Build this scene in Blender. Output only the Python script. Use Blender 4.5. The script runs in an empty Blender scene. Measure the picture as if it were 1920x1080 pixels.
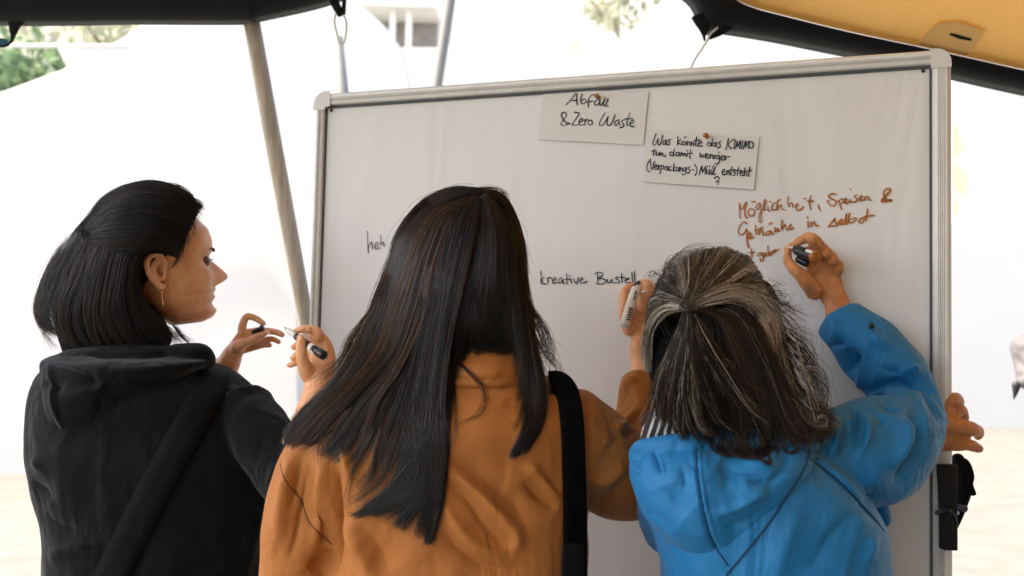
import bpy, math, random
import numpy as np
from mathutils import Vector, Matrix
random.seed(7); np.random.seed(7)
SC = bpy.context.scene
COL = SC.collection
# ------------------------------------------------------------------ camera
FPX = 2000.0                       # focal length in pixels of a 1920 px wide frame
CAM = np.array([0.0, 0.0, 1.42])
_th = math.atan(120 / FPX); _ro = 0.022
_R0 = np.array([1.0, 0, 0]); _F0 = np.array([0, math.cos(_th), math.sin(_th)]); _U0 = np.array([0, -math.sin(_th), math.cos(_th)])
RV = math.cos(_ro) * _R0 + math.sin(_ro) * _U0
UV = math.cos(_ro) * _U0 - math.sin(_ro) * _R0
FV = _F0
cd = bpy.data.cameras.new('camera'); cam = bpy.data.objects.new('camera', cd); COL.objects.link(cam)
cam.matrix_world = Matrix(((RV[0], UV[0], -FV[0], CAM[0]), (RV[1], UV[1], -FV[1], CAM[1]), (RV[2], UV[2], -FV[2], CAM[2]), (0, 0, 0, 1)))
cd.sensor_width = 36; cd.lens = 36 * FPX / 1920
cd.clip_start = 0.05; cd.clip_end = 500
cd.dof.use_dof = True; cd.dof.focus_distance = 1.62; cd.dof.aperture_fstop = 5.0
SC.camera = cam
# ------------------------------------------------------------------ light
SUN_EL, SUN_AZ = math.radians(56), math.radians(258)      # azimuth: clockwise from +Y (north)
w = bpy.data.worlds.new('World'); SC.world = w; w.use_nodes = True
nt = w.node_tree; bg = nt.nodes['Background']
sky = nt.nodes.new('ShaderNodeTexSky'); sky.sky_type = 'NISHITA'; sky.sun_disc = False
sky.sun_elevation = SUN_EL; sky.sun_rotation = SUN_AZ; sky.air_density = 1.0; sky.dust_density = 4.0; sky.ozone_density = 0.6
nt.links.new(sky.outputs[0], bg.inputs[0]); bg.inputs[1].default_value = 0.14
sl = bpy.data.lights.new('sun', 'SUN'); sun = bpy.data.objects.new('sun', sl); COL.objects.link(sun)
sl.energy = 2.6; sl.angle = math.radians(0.5); sl.color = (1.0, 0.94, 0.85)
_sd = Vector((math.sin(SUN_AZ) * math.cos(SUN_EL), math.cos(SUN_AZ) * math.cos(SUN_EL), math.sin(SUN_EL)))
sun.rotation_euler = _sd.to_track_quat('Z', 'Y').to_euler(); sun.location = (-4, -8, 12)
SC.view_settings.view_transform = 'Standard'; SC.view_settings.look = 'None'
SC.view_settings.exposure = 2.25; SC.view_settings.gamma = 1.0
try:
    SC.cycles.use_denoising = True; SC.cycles.denoiser = 'OPENIMAGEDENOISE'
    SC.cycles.max_bounces = 8; SC.cycles.diffuse_bounces = 5
except Exception: pass

# ------------------------------------------------------------------ helpers
def nrm(v): return v / (np.linalg.norm(v, axis=-1, keepdims=True) + 1e-12)
def P(px, py, d):
    return CAM + d * (FV + (px - 960) / FPX * RV + (540 - py) / FPX * UV)
def Pn(a):                          # (...,3) array of px, py, depth to world
    a = np.asarray(a, float)
    return CAM + a[..., 2:3] * (FV + (a[..., 0:1] - 960) / FPX * RV + (540 - a[..., 1:2]) / FPX * UV)
def to_px(V):
    r = V - CAM; d = r @ FV
    return 960 + FPX * (r @ RV) / d, 540 - FPX * (r @ UV) / d, d
def ray_plane(px, py, o, n):
    dr = FV + (px - 960) / FPX * RV + (540 - py) / FPX * UV
    return CAM + dr * (np.dot(o - CAM, n) / np.dot(dr, n))
def cat(pts, n):
    """Catmull-Rom through rows of pts, n steps per segment"""
    p = np.asarray(pts, float)
    if len(p) == 2:
        t = np.linspace(0, 1, n + 1)[:, None]; return p[0] * (1 - t) + p[1] * t
    q = np.vstack([2 * p[0] - p[1], p, 2 * p[-1] - p[-2]])
    out = []
    for i in range(len(p) - 1):
        a, b, c, d = q[i:i + 4]
        for k in range(n):
            t = k / n
            out.append(.5 * ((2 * b) + (c - a) * t + (2 * a - 5 * b + 4 * c - d) * t * t + (3 * b - a - 3 * c + d) * t ** 3))
    out.append(p[-1]); return np.array(out)
def tag(o, label=None, cat_=None, group=None, kind=None):
    if label: o['label'] = label
    if cat_: o['category'] = cat_
    if group: o['group'] = group
    if kind: o['kind'] = kind
    return o
def empty(name, loc, label, cat_, group=None):
    o = bpy.data.objects.new(name, None); COL.objects.link(o); o.location = tuple(loc); o.empty_display_size = .05
    bpy.context.view_layer.update()
    return tag(o, label, cat_, group)
def link(name, me, mat, parent=None, smooth=True):
    o = bpy.data.objects.new(name, me); COL.objects.link(o)
    if mat is not None:
        for m in (mat if isinstance(mat, (list, tuple)) else [mat]): me.materials.append(m)
    if smooth: me.polygons.foreach_set('use_smooth', np.ones(len(me.polygons), bool))
    if parent is not None:
        o.parent = parent; o.matrix_parent_inverse = Matrix.Translation(-Vector(parent.location))
    else:                                            # a thing of one mesh: its origin goes to its base
        V = co(me); c = (V.max(0) + V.min(0)) / 2; c[2] = V[:, 2].min()
        setco(me, V - c); o.location = tuple(c)
    return o
def mk(name, V, Fc):
    me = bpy.data.meshes.new(name)
    if isinstance(Fc, np.ndarray):
        V = np.ascontiguousarray(V, np.float32); nf, k = Fc.shape
        me.vertices.add(len(V)); me.vertices.foreach_set('co', V.ravel())
        me.loops.add(nf * k); me.loops.foreach_set('vertex_index', Fc.ravel().astype(np.int32))
        me.polygons.add(nf); me.polygons.foreach_set('loop_start', np.arange(0, nf * k, k, dtype=np.int32))
        me.update(calc_edges=True)
    else:
        me.from_pydata([tuple(v) for v in V], [], [tuple(f) for f in Fc]); me.update()
    return me
def join(parts):
    V, Fc, o = [], [], 0
    for v, f in parts:
        V.append(np.asarray(v, float)); Fc += [tuple(i + o for i in q) for q in f]; o += len(v)
    return np.vstack(V), Fc
def obj(name, parts, mat, parent=None, smooth=True):
    V, Fc = join(parts) if isinstance(parts, list) else parts
    return link(name, mk(name, V, Fc), mat, parent, smooth)
def pl(rows):
    out = []
    for r in rows:
        t = r[4] if len(r) > 4 else 1.0
        rm = r[3] * r[2] / FPX
        out.append((P(r[0], r[1], r[2]), rm, rm * t))
    return out
def limb(path, seg=20, n=5, ex=2.0, cap=1.0, ref=None):
    """closed tube with elliptic rings; radii across the view and along it"""
    ref = FV if ref is None else ref
    A = np.array([list(p[0]) + [p[1], p[2]] for p in path], float)
    A = cat(A, n); C, r1, r2 = A[:, :3], np.maximum(A[:, 3], 1e-4), np.maximum(A[:, 4], 1e-4)
    T = nrm(np.gradient(C, axis=0))
    rings = []; prev = None
    for i in range(len(C)):
        e = np.cross(T[i], ref)
        if np.linalg.norm(e) < .25 and prev is not None: e = prev - T[i] * np.dot(prev, T[i])
        elif np.linalg.norm(e) < .05: e = np.cross(T[i], UV)
        e = nrm(e)
        if prev is not None and np.dot(e, prev) < 0: e = -e
        prev = e; rings.append((C[i], e, nrm(np.cross(e, T[i])), r1[i], r2[i]))
    def capring(k, sg):
        c, e1, e2, a, b = rings[k]; h = min(a, b) * cap; t = T[k] * sg
        return [(c + t * h * math.sin(x), e1, e2, a * math.cos(x), b * math.cos(x)) for x in (.5, .95, 1.3)]
    if cap > 0: rings = capring(0, -1)[::-1] + rings + capring(len(C) - 1, 1)
    an = np.linspace(0, 2 * math.pi, seg, endpoint=False)
    ca, sa = np.cos(an), np.sin(an)
    ca = np.sign(ca) * np.abs(ca) ** (2 / ex); sa = np.sign(sa) * np.abs(sa) ** (2 / ex)
    V = []
    for c, e1, e2, a, b in rings:
        V += list(c + np.outer(ca * a, e1) + np.outer(sa * b, e2))
    Fc = []; m = len(rings)
    for i in range(m - 1):
        for j in range(seg):
            k = (j + 1) % seg
            Fc.append((i * seg + j, i * seg + k, (i + 1) * seg + k, (i + 1) * seg + j))
    Fc.append(tuple(range(seg - 1, -1, -1))); Fc.append(tuple((m - 1) * seg + j for j in range(seg)))
    return np.array(V), Fc
def rows_body(rows, seg=40, n=5, ex=2.3, cap=.4):
    """rows: (py, px_left, px_right, depth, thickness_m); level rings stacked down the body"""
    A = []
    for r in rows: A.append(list(P((r[1] + r[2]) / 2, r[0], r[3])) + [(r[2] - r[1]) / 2 * r[3] / FPX, r[4] / 2])
    A = cat(np.array(A), n); m = min(A[0, 3], A[0, 4]) * cap; m2 = min(A[-1, 3], A[-1, 4]) * cap
    top = [list(A[0, :3] + UV * m * math.sin(x)) + [A[0, 3] * math.cos(x), A[0, 4] * math.cos(x)] for x in (1.3, .95, .5)]
    bot = [list(A[-1, :3] - UV * m2 * math.sin(x)) + [A[-1, 3] * math.cos(x), A[-1, 4] * math.cos(x)] for x in (.5, .95, 1.3)]
    A = np.vstack([top, A, bot]); an = np.linspace(0, 2 * math.pi, seg, endpoint=False); ca, sa = np.cos(an), np.sin(an)
    ca = np.sign(ca) * np.abs(ca) ** (2 / ex); sa = np.sign(sa) * np.abs(sa) ** (2 / ex)
    V = np.vstack([r[:3] + np.outer(ca * max(r[3], 1e-4), RV) + np.outer(sa * max(r[4], 1e-4), FV) for r in A]); k = len(A)
    Fc = [(i * seg + j, (i + 1) * seg + j, (i + 1) * seg + (j + 1) % seg, i * seg + (j + 1) % seg) for i in range(k - 1) for j in range(seg)]
    return V, Fc + [tuple(range(seg)), tuple((k - 1) * seg + j for j in range(seg - 1, -1, -1))]
def ball(c, rx, ry=None, rz=None, n=14, axes=None):
    ry = ry or rx; rz = rz or rx
    ax = axes if axes is not None else (RV, FV, UV)
    V, Fc = [], []
    for i in range(n + 1):
        a = math.pi * i / n
        for j in range(2 * n):
            b = math.pi * j / n
            V.append(np.asarray(c) + ax[0] * rx * math.sin(a) * math.cos(b) + ax[1] * ry * math.sin(a) * math.sin(b) + ax[2] * rz * math.cos(a))
    for i in range(n):
        for j in range(2 * n):
            k = (j + 1) % (2 * n)
            Fc.append((i * 2 * n + j, (i + 1) * 2 * n + j, (i + 1) * 2 * n + k, i * 2 * n + k))
    return np.array(V), Fc
def box(o, ax, sx, sy, sz):
    """box centred at o, axes ax (3 unit vectors), half sizes"""
    V = [np.asarray(o) + ax[0] * sx * i + ax[1] * sy * j + ax[2] * sz * k for i in (-1, 1) for j in (-1, 1) for k in (-1, 1)]
    return np.array(V), [(0, 1, 3, 2), (4, 6, 7, 5), (0, 4, 5, 1), (2, 3, 7, 6), (0, 2, 6, 4), (1, 5, 7, 3)]
WX = (np.array([1.0, 0, 0]), np.array([0, 1.0, 0]), np.array([0, 0, 1.0]))
def bevel(o, wd, seg=2):
    m = o.modifiers.new('bevel', 'BEVEL'); m.width = wd; m.segments = seg; m.limit_method = 'ANGLE'; return o
def remesh(parts, voxel, smooth=3, fac=.5):
    V, Fc = join(parts)
    me = mk('tmp', V, Fc); o = bpy.data.objects.new('tmp', me); COL.objects.link(o)
    m = o.modifiers.new('r', 'REMESH'); m.mode = 'VOXEL'; m.voxel_size = voxel
    if smooth:
        s = o.modifiers.new('s', 'SMOOTH'); s.iterations = smooth; s.factor = fac
    dg = bpy.context.evaluated_depsgraph_get(); ev = o.evaluated_get(dg)
    out = bpy.data.meshes.new_from_object(ev)
    bpy.data.objects.remove(o); bpy.data.meshes.remove(me)
    return out
def co(me):
    a = np.empty(len(me.vertices) * 3, np.float32); me.vertices.foreach_get('co', a); return a.reshape(-1, 3).astype(float)
def normals(me):
    a = np.empty(len(me.vertices) * 3, np.float32); me.vertices.foreach_get('normal', a); return a.reshape(-1, 3).astype(float)
def setco(me, V):
    me.vertices.foreach_set('co', np.ascontiguousarray(V, np.float32).ravel()); me.update()
SCULPT = 1.0
def sculpt(me, strokes, dmax=None):
    """push the viewer-facing surface in or out along drawn folds: (points, sigma_px, amp_px[, smooth n])"""
    V = co(me); N = normals(me)
    x, y, d = to_px(V); vd = nrm(V - CAM); fr = np.clip(-(N * vd).sum(1) * 2.5, 0, 1)
    if dmax is not None: fr = fr * (d < dmax)
    off = np.zeros(len(V))
    for s in strokes:
        pts = cat(s[0], 6); sig, amp = s[1], s[2]
        lo, hi = pts.min(0) - 7 * sig, pts.max(0) + 7 * sig
        ix = np.where((x > lo[0]) & (x < hi[0]) & (y > lo[1]) & (y < hi[1]) & (fr > 0))[0]
        if len(ix) == 0: continue
        q = np.stack([x[ix], y[ix]], 1); best = np.full(len(ix), 1e9); tb = np.zeros(len(ix)); L = len(pts) - 1
        for k in range(L):
            a, b = pts[k], pts[k + 1]; ab = b - a; t = np.clip(((q - a) @ ab) / (ab @ ab + 1e-9), 0, 1)
            dd = np.linalg.norm(q - a - t[:, None] * ab, axis=1); u = dd < best
            best[u] = dd[u]; tb[u] = (k + t[u]) / L
        fade = np.sin(math.pi * np.clip(tb, .02, .98)) ** .7
        off[ix] += amp * SCULPT * (np.exp(-(best / sig) ** 2) if amp > 0 else np.exp(-.75 * best / sig)) * fade
    V = V + N * (off * d / FPX * fr)[:, None]
    setco(me, V)
def wobble(me, amp, scale, seed=0):
    V = co(me); N = normals(me); rs = np.random.RandomState(seed); s = np.zeros(len(V))
    for o in range(9):
        k = rs.normal(size=3) * scale * (1 + .35 * o); s += np.sin(V @ k + rs.uniform(0, 6.28)) / (1 + .4 * o)
    setco(me, V + N * (s * amp / 2.5)[:, None])

# ------------------------------------------------------------------ materials
def mat(name, col, rough=.7, var=0, vscale=8, bump=0, bscale=200, sheen=0, spec=.4, metal=0, trans=0, coat=0, col2=None, stretch=None, detail=4, wr=0, wscale=(9, 9, 9)):
    m = bpy.data.materials.new(name); m.use_nodes = True; n = m.node_tree; b = n.nodes['Principled BSDF']
    b.inputs['Base Color'].default_value = (*col, 1); b.inputs['Roughness'].default_value = rough
    b.inputs['Specular IOR Level'].default_value = spec; b.inputs['Metallic'].default_value = metal
    if sheen:
        b.inputs['Sheen Weight'].default_value = sheen; b.inputs['Sheen Roughness'].default_value = .45
    if coat: b.inputs['Coat Weight'].default_value = coat; b.inputs['Coat Roughness'].default_value = .15
    tc = n.nodes.new('ShaderNodeTexCoord'); mp = n.nodes.new('ShaderNodeMapping'); n.links.new(tc.outputs['Object'], mp.inputs[0])
    if stretch: mp.inputs['Scale'].default_value = stretch
    if var:
        t = n.nodes.new('ShaderNodeTexNoise'); t.inputs['Scale'].default_value = vscale; t.inputs['Detail'].default_value = detail
        n.links.new(mp.outputs[0], t.inputs['Vector'])
        r = n.nodes.new('ShaderNodeValToRGB'); c2 = col2 or tuple(c * (1 - var) for c in col)
        r.color_ramp.elements[0].position = .3; r.color_ramp.elements[1].position = .7
        r.color_ramp.elements[0].color = (*c2, 1); r.color_ramp.elements[1].color = (*col, 1)
        n.links.new(t.outputs[0], r.inputs[0]); n.links.new(r.outputs[0], b.inputs['Base Color'])
    if bump:
        t2 = n.nodes.new('ShaderNodeTexNoise'); t2.inputs['Scale'].default_value = bscale; t2.inputs['Detail'].default_value = 3
        n.links.new(mp.outputs[0], t2.inputs['Vector'])
        bp = n.nodes.new('ShaderNodeBump'); bp.inputs['Strength'].default_value = bump; bp.inputs['Distance'].default_value = .002
        n.links.new(t2.outputs[0], bp.inputs['Height']); n.links.new(bp.outputs[0], b.inputs['Normal'])
        if wr:
            mp2 = n.nodes.new('ShaderNodeMapping'); mp2.inputs['Scale'].default_value = wscale; n.links.new(tc.outputs['Object'], mp2.inputs[0])
            t3 = n.nodes.new('ShaderNodeTexNoise'); t3.inputs['Scale'].default_value = 1; t3.inputs['Detail'].default_value = 2.5; t3.inputs['Distortion'].default_value = 1.2
            n.links.new(mp2.outputs[0], t3.inputs['Vector']); b3_ = n.nodes.new('ShaderNodeBump'); b3_.inputs['Strength'].default_value = 1; b3_.inputs['Distance'].default_value = wr
            n.links.new(t3.outputs[0], b3_.inputs['Height']); n.links.new(b3_.outputs[0], bp.inputs['Normal'])
    if trans:
        out = n.nodes['Material Output']; tr = n.nodes.new('ShaderNodeBsdfTranslucent'); mx = n.nodes.new('ShaderNodeMixShader')
        tr.inputs[0].default_value = (*col, 1); mx.inputs[0].default_value = trans
        n.links.new(b.outputs[0], mx.inputs[1]); n.links.new(tr.outputs[0], mx.inputs[2]); n.links.new(mx.outputs[0], out.inputs[0])
    return m
def skin(name, col, col2):
    m = mat(name, col, .46, .3, 38, .25, 700, 0, .35, col2=col2)
    b = m.node_tree.nodes['Principled BSDF']
    b.inputs['Subsurface Weight'].default_value = .25; b.inputs['Subsurface Radius'].default_value = (.012, .005, .003); b.inputs['Subsurface Scale'].default_value = .5
    return m
def hairmat(name, rough=.38, spec=.22, sheen=0):
    m = bpy.data.materials.new(name); m.use_nodes = True; n = m.node_tree; b = n.nodes['Principled BSDF']
    a = n.nodes.new('ShaderNodeAttribute'); a.attribute_name = 'strand'
    n.links.new(a.outputs['Color'], b.inputs['Base Color']); b.inputs['Roughness'].default_value = rough; b.inputs['Specular IOR Level'].default_value = spec
    b.inputs['Sheen Weight'].default_value = sheen
    return m
M = dict(
    white_tent=mat('white_tent_fabric', (.70, .675, .64), .8, .03, 1.2, trans=.3),
    ground=mat('dry_gravel', (.165, .157, .128), .95, .25, 2.5, .6, 30),
    canopy=mat('ochre_canopy_fabric', (.76, .53, .21), .8, .06, 3, .2, 400, trans=.30, wr=.03, wscale=(3, 1.2, 3)),
    canopy_fill=mat('white_fill_roof_fabric', (.72, .71, .69), .8, .05, 3, .1, 400, trans=.22),  # unseen left roof, made white to keep the light below neutral
    hem=mat('black_canopy_hem', (.006, .007, .009), .8, .2, 6, .2, 500, sheen=.12, spec=.15),
    board=mat('board_paper', (.655, .645, .635), .5, .05, 2.5, .04, 160, spec=.25, wr=.006, wscale=(7, 7, 1.6)),
    alu=mat('brushed_aluminium', (.66, .65, .63), .5, .10, 30, .1, 300, metal=.15, stretch=(1, 1, 1)),
    corner=mat('grey_plastic', (.58, .575, .55), .5, bump=.05),
    groove=mat('dark_rubber', (.05, .055, .06), .6),
    pole=mat('wood_pole', (.42, .35, .27), .6, .35, 6, .3, 90, stretch=(14, 14, 1)),
    greypole=mat('grey_metal_pole', (.20, .19, .17), .55, .1, 10),
    card=mat('paper_card', (.62, .60, .58), .85, .04, 30, .1, 500),
    ink=mat('dark_blue_ink', (.008, .014, .026), .6), orange_ink=mat('orange_ink', (.42, .14, .012), .6, .35, 60),
    green_ink=mat('petrol_ink', (.008, .03, .04), .6), black=mat('black_plastic', (.012, .012, .014), .35, bump=.05),
    foam=mat('black_foam', (.012, .012, .014), .95, .3, 60, .6, 300),
    orange=mat('orange_plastic', (.45, .15, .02), .45, .3, 400), white=mat('white_plastic', (.62, .58, .53), .4),
    hoodie=mat('black_hoodie_cloth', (.0022, .0030, .0050), .9, .25, 18, .6, 420, sheen=.09, spec=.12, wr=.014, wscale=(12, 10, 7)),
    jacket=mat('ochre_jacket_cotton', (.36, .125, .021), .75, .14, 9, .5, 500, sheen=.05, wr=.014, wscale=(11, 9, 7)),
    blue=mat('blue_jacket_cotton', (.004, .155, .385), .6, .12, 10, .4, 520, sheen=.06, wr=.016, wscale=(12, 10, 8)),
    strap=mat('black_webbing', (.0035, .0035, .0045), .9, .3, 40, .6, 350, spec=.08),
    strap2=mat('charcoal_webbing', (.0055, .0058, .007), .9, .2, 40, .6, 350, spec=.1),
    skin1=skin('skin_warm', (.72, .385, .205), (.60, .28, .13)),
    skin3=skin('skin_tanned', (.60, .27, .11), (.40, .15, .052)),
    hair1=hairmat('dark_hair', .42, .22, .03), hair2=hairmat('black_hair', .36, .3), hair3=hairmat('grey_brown_hair', .45, .3), hairbase=mat('dark_under_hair', (.004, .0035, .0035), .9, spec=.05),
    seam_brown=mat('dark_brown_thread', (.08, .028, .008), .8), seam_blue=mat('dark_blue_piping', (.004, .028, .08), .8),
    trousers=mat('dark_trousers', (.02, .022, .03), .8), shoe=mat('dark_shoe', (.02, .02, .02), .5),
    gold=mat('gold', (.75, .45, .18), .3, metal=1), nail=mat('nail', (.70, .40, .27), .3),
    silver=mat('silver', (.8, .78, .75), .2, metal=1), eye=mat('eye', (.09, .06, .05), .2), lash=mat('lash', (.01, .008, .007), .6),
    leaf=mat('leaf_green', (.16, .24, .12), .6, .5, 3, trans=.35), leaf_glare=mat('leaf_glare_pale', (.50, .50, .37), .6, .3, 3, trans=.4),  # the pale leaves carry glare and overexposure in their colour
    bark=mat('bark', (.12, .09, .06), .9, .4, 8, .6, 30), facade=mat('pale_render', (.78, .76, .72), .9, .06, 1),
    balcony_shade=mat('balcony_shade_grey', (.30, .28, .26), .9, .2, 3), glass=mat('dark_window', (.05, .06, .06), .1),
    flag=mat('pale_yellow_cloth', (.80, .78, .58), .8, trans=.5), greycloth=mat('grey_sweater', (.13, .12, .115), .9, .2, 20, .4, 120),
    teal=mat('blue_cloth', (.03, .10, .16), .8), cord=mat('pale_cord', (.55, .53, .46), .8), cuff=mat('white_cuff', (.68, .66, .62), .8),
)
_st = mat('striped_cotton', (.02, .022, .03), .8); _n = _st.node_tree; _w = _n.nodes.new('ShaderNodeTexWave'); _c = _n.nodes.new('ShaderNodeTexCoord')
_w.inputs['Scale'].default_value = 38; _w.inputs['Distortion'].default_value = .4; _w.inputs['Detail'].default_value = 0
_mp = _n.nodes.new('ShaderNodeMapping'); _mp.inputs['Rotation'].default_value = (0, math.radians(-14), 0)
_r = _n.nodes.new('ShaderNodeValToRGB'); _r.color_ramp.elements[0].position = .72; _r.color_ramp.elements[1].position = .82
_r.color_ramp.elements[0].color = (.02, .022, .03, 1); _r.color_ramp.elements[1].color = (.55, .53, .5, 1)
_n.links.new(_c.outputs['Object'], _mp.inputs[0]); _n.links.new(_mp.outputs[0], _w.inputs[0]); _n.links.new(_w.outputs[0], _r.inputs[0]); _n.links.new(_r.outputs[0], _n.nodes['Principled BSDF'].inputs[0])
M['stripe'] = _st
# ------------------------------------------------------------------ ground
gv = []; 
for i in range(41):
    for j in range(41):
        x = (i - 20) * 6.0; y = (j - 12) * 6.0
        gv.append((x, y, 0))
gf = [(i * 41 + j, i * 41 + j + 1, (i + 1) * 41 + j + 1, (i + 1) * 41 + j) for i in range(40) for j in range(40)]
g = obj('ground', (np.array(gv, float), gf), M['ground'], smooth=False); tag(g, 'pale sunlit gravel ground', None, None, 'structure')

# ------------------------------------------------------------------ white tents behind
def solid(outline_px, d, thick, taper=1.0):
    """a traced outline at its distance d, carried back by thick metres"""
    n = len(outline_px); f = [P(a, b, d) for a, b in outline_px]
    for q in f: q[2] = max(q[2], -.05)
    back = [q + np.array([0, thick, 0]) for q in f]
    V = np.array(f + back); Fc = [tuple(range(n)), tuple(range(2 * n - 1, n - 1, -1))]
    Fc += [(i, n + i, n + (i + 1) % n, (i + 1) % n) for i in range(n)]
    return V, Fc
def tent(outline, d, thick, label, seams):
    t = empty('white_tent', (P(sum(p[0] for p in outline) / len(outline), 700, d)[0], d, 0), label, 'tent')
    o = obj('canvas', [solid(outline, d, thick)], M['white_tent'], t, smooth=False); bevel(o, .03)
    for s in seams:
        obj('pole', [limb([(P(*a), .022, .022) for a in s], 10, 6)], M['white'], t)
    return t
tent([(-900, 1000), (-900, 470), (0, 172), (125, 126), (105, 88), (212, 81), (282, 34), (420, -70), (560, -160), (560, 700), (560, 1000)], 11.4, 4.0,
     'large white marquee tent on the far left with a sloping roof edge', [[(-60, 86, 11.2), (236, 87, 11.2)]])
tent([(560, 960), (560, 96), (840, 89), (940, 92), (1100, 108), (1186, 58), (1246, -2), (1400, -200), (2500, -200), (2500, 960)], 23, 6.0,
     'wide white marquee tent in the middle distance behind the whiteboard', [[(560, 92, 22.5), (1000, 92, 22.5)], [(928, -60, 22.4), (930, 400, 22.4)]])
tent([(648, 1000), (576, 600), (480, 60), (472, -120), (640, -30), (674, 8), (722, 50), (752, 90), (770, 160), (770, 1000)], 10.4, .03,
     'white tent side panel with a slanted edge beside the pale building', [])

# ------------------------------------------------------------------ pale building with balconies
bd = 34
b0 = P(760, 300, bd); bl = empty('pale_building', (b0[0], bd, 0), 'pale multi storey building with shaded balcony seen above the tents', 'building')
tl, br = P(560, -420, bd), P(1260, 900, bd)
obj('wall', [box((np.array([(tl[0] + br[0]) / 2, bd + 4, tl[2] / 2])), WX, (br[0] - tl[0]) / 2, 4, tl[2] / 2)], M['facade'], bl, False)  # wall carried far to the right to stand in for blown-out sky
for yy in (-190, 18):
    a, b = P(660, yy, bd), P(822, yy + 6, bd)
    cx, hw = (a[0] + b[0]) / 2, (b[0] - a[0]) / 2
    obj('balcony_slab', [box((cx, bd - .9, a[2] - .1), WX, hw, .88, .12)], M['facade'], bl, False)
    r = [box((cx, bd - 1.74, a[2] + .95), WX, hw, .03, .03)]
    for k in range(16): r.append(box((cx - hw + hw * 2 * k / 15, bd - 1.74, a[2] + .47), WX, .018, .018, .45))
    obj('railing', r, M['facade'], bl, False)
    obj('recess_shade', [box((cx, bd - .02, a[2] - .72), WX, hw * .96, .05, .48)], M['balcony_shade'], bl, False)  # flat grey panel paints the shade under the balcony slab
    for px in (742, 772):
        q = P(px, yy, bd); obj('column', [box((q[0], bd - 1.3, a[2] - 1.4), WX, .09, .09, 1.2)], M['facade'], bl, False)
    q = P(806, yy, bd)
    obj('window', [box((q[0], bd - .03, a[2] - 1.75), WX, .45, .06, .6)], M['flag'], bl, False)

# ------------------------------------------------------------------ trees
def tree(base, h, cr, n, lm, label, seed, zlo=.35, size=.16):
    rs = np.random.RandomState(seed); bx, by = base
    t = empty('tree', (bx, by, 0), label, 'tree')
    parts = [limb([(np.array([bx, by, -.05]), .2, .2), (np.array([bx + .1, by, h * .4]), .14, .14), (np.array([bx, by, h * .8]), .05, .05)], 10)]
    for k in range(9):
        z = h * (.35 + .05 * k); a = k * 2.4
        parts.append(limb([(np.array([bx, by, z]), .06, .06), (np.array([bx + cr * .6 * math.cos(a), by + cr * .6 * math.sin(a), z + h * .15]), .02, .02)], 6))
    obj('trunk', parts, M['bark'], t)
    cl = rs.normal(size=(int(n / 40), 3)); cl = nrm(cl) * rs.uniform(.25, 1, (len(cl), 1)) ** .5
    c = cl[rs.randint(len(cl), size=n)] * [cr, cr, h * (1 - zlo) / 2] + rs.normal(size=(n, 3)) * cr * .12 + [bx, by, h * (1 + zlo) / 2]
    a = nrm(rs.normal(size=(n, 3))); b = nrm(np.cross(a, rs.normal(size=(n, 3)))); s = size * rs.uniform(.6, 1.4, (n, 1))
    V = np.stack([c - a * s, c + b * s * .5, c + a * s, c - b * s * .5], 1).reshape(-1, 3)
    link('crown', mk('crown', V, np.arange(n * 4).reshape(n, 4)), lm, t, False)
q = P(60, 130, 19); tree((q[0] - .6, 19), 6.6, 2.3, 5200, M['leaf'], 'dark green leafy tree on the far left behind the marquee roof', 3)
q = P(190, 60, 20); tree((q[0] + .5, 21), 8.6, 2.6, 5200, M['leaf_glare'], 'pale sunlit tree at the upper left beside the dark green tree', 4)
q = P(70, 60, 24); tree((q[0] - 1, 27), 11.0, 3.4, 6500, M['leaf_glare'], 'tall pale tree rising behind the other trees at the upper left', 9)
q = P(1190, 40, 26); tree((q[0] + .4, 30), 12.5, 2.2, 1500, M['leaf_glare'], 'thin pale tree faintly seen above the middle of the whiteboard', 5, .45, .2)
q = P(1540, 90, 30); tree((q[0], 32), 12.0, 2.6, 1800, M['leaf_glare'], 'pale treetop glimpsed over the right end of the whiteboard', 6, .4, .22)

# ------------------------------------------------------------------ ochre canopy with black hem
HD = 2.35
lower = cat([(-380, 28), (0, 41), (250, 39), (455, 39), (484, 33), (622, 0), (760, -60), (930, -95), (1100, -80), (1225, -38), (1292, 0), (1322, 54), (1356, 57), (1450, 72), (1550, 92), (1700, 122), (1920, 172), (2300, 250), (2900, 330), (3600, 420)], 8)
upper = cat([(-380, -90), (0, -75), (250, -75), (455, -80), (500, -90), (660, -120), (800, -160), (940, -180), (1100, -170), (1225, -110), (1325, -42), (1382, 0), (1415, 15), (1450, 25), (1600, 62), (1740, 92), (1920, 132), (2300, 215), (2900, 290), (3600, 380)], 8)
lo = Pn(np.column_stack([lower, np.full(len(lower), HD)])); up = Pn(np.column_stack([upper, np.full(len(upper), HD - .04)]))
cn = empty('canopy', (0, -.8, 0), 'ochre yellow tent canopy with a wide black hem overhead', 'canopy')
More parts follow.
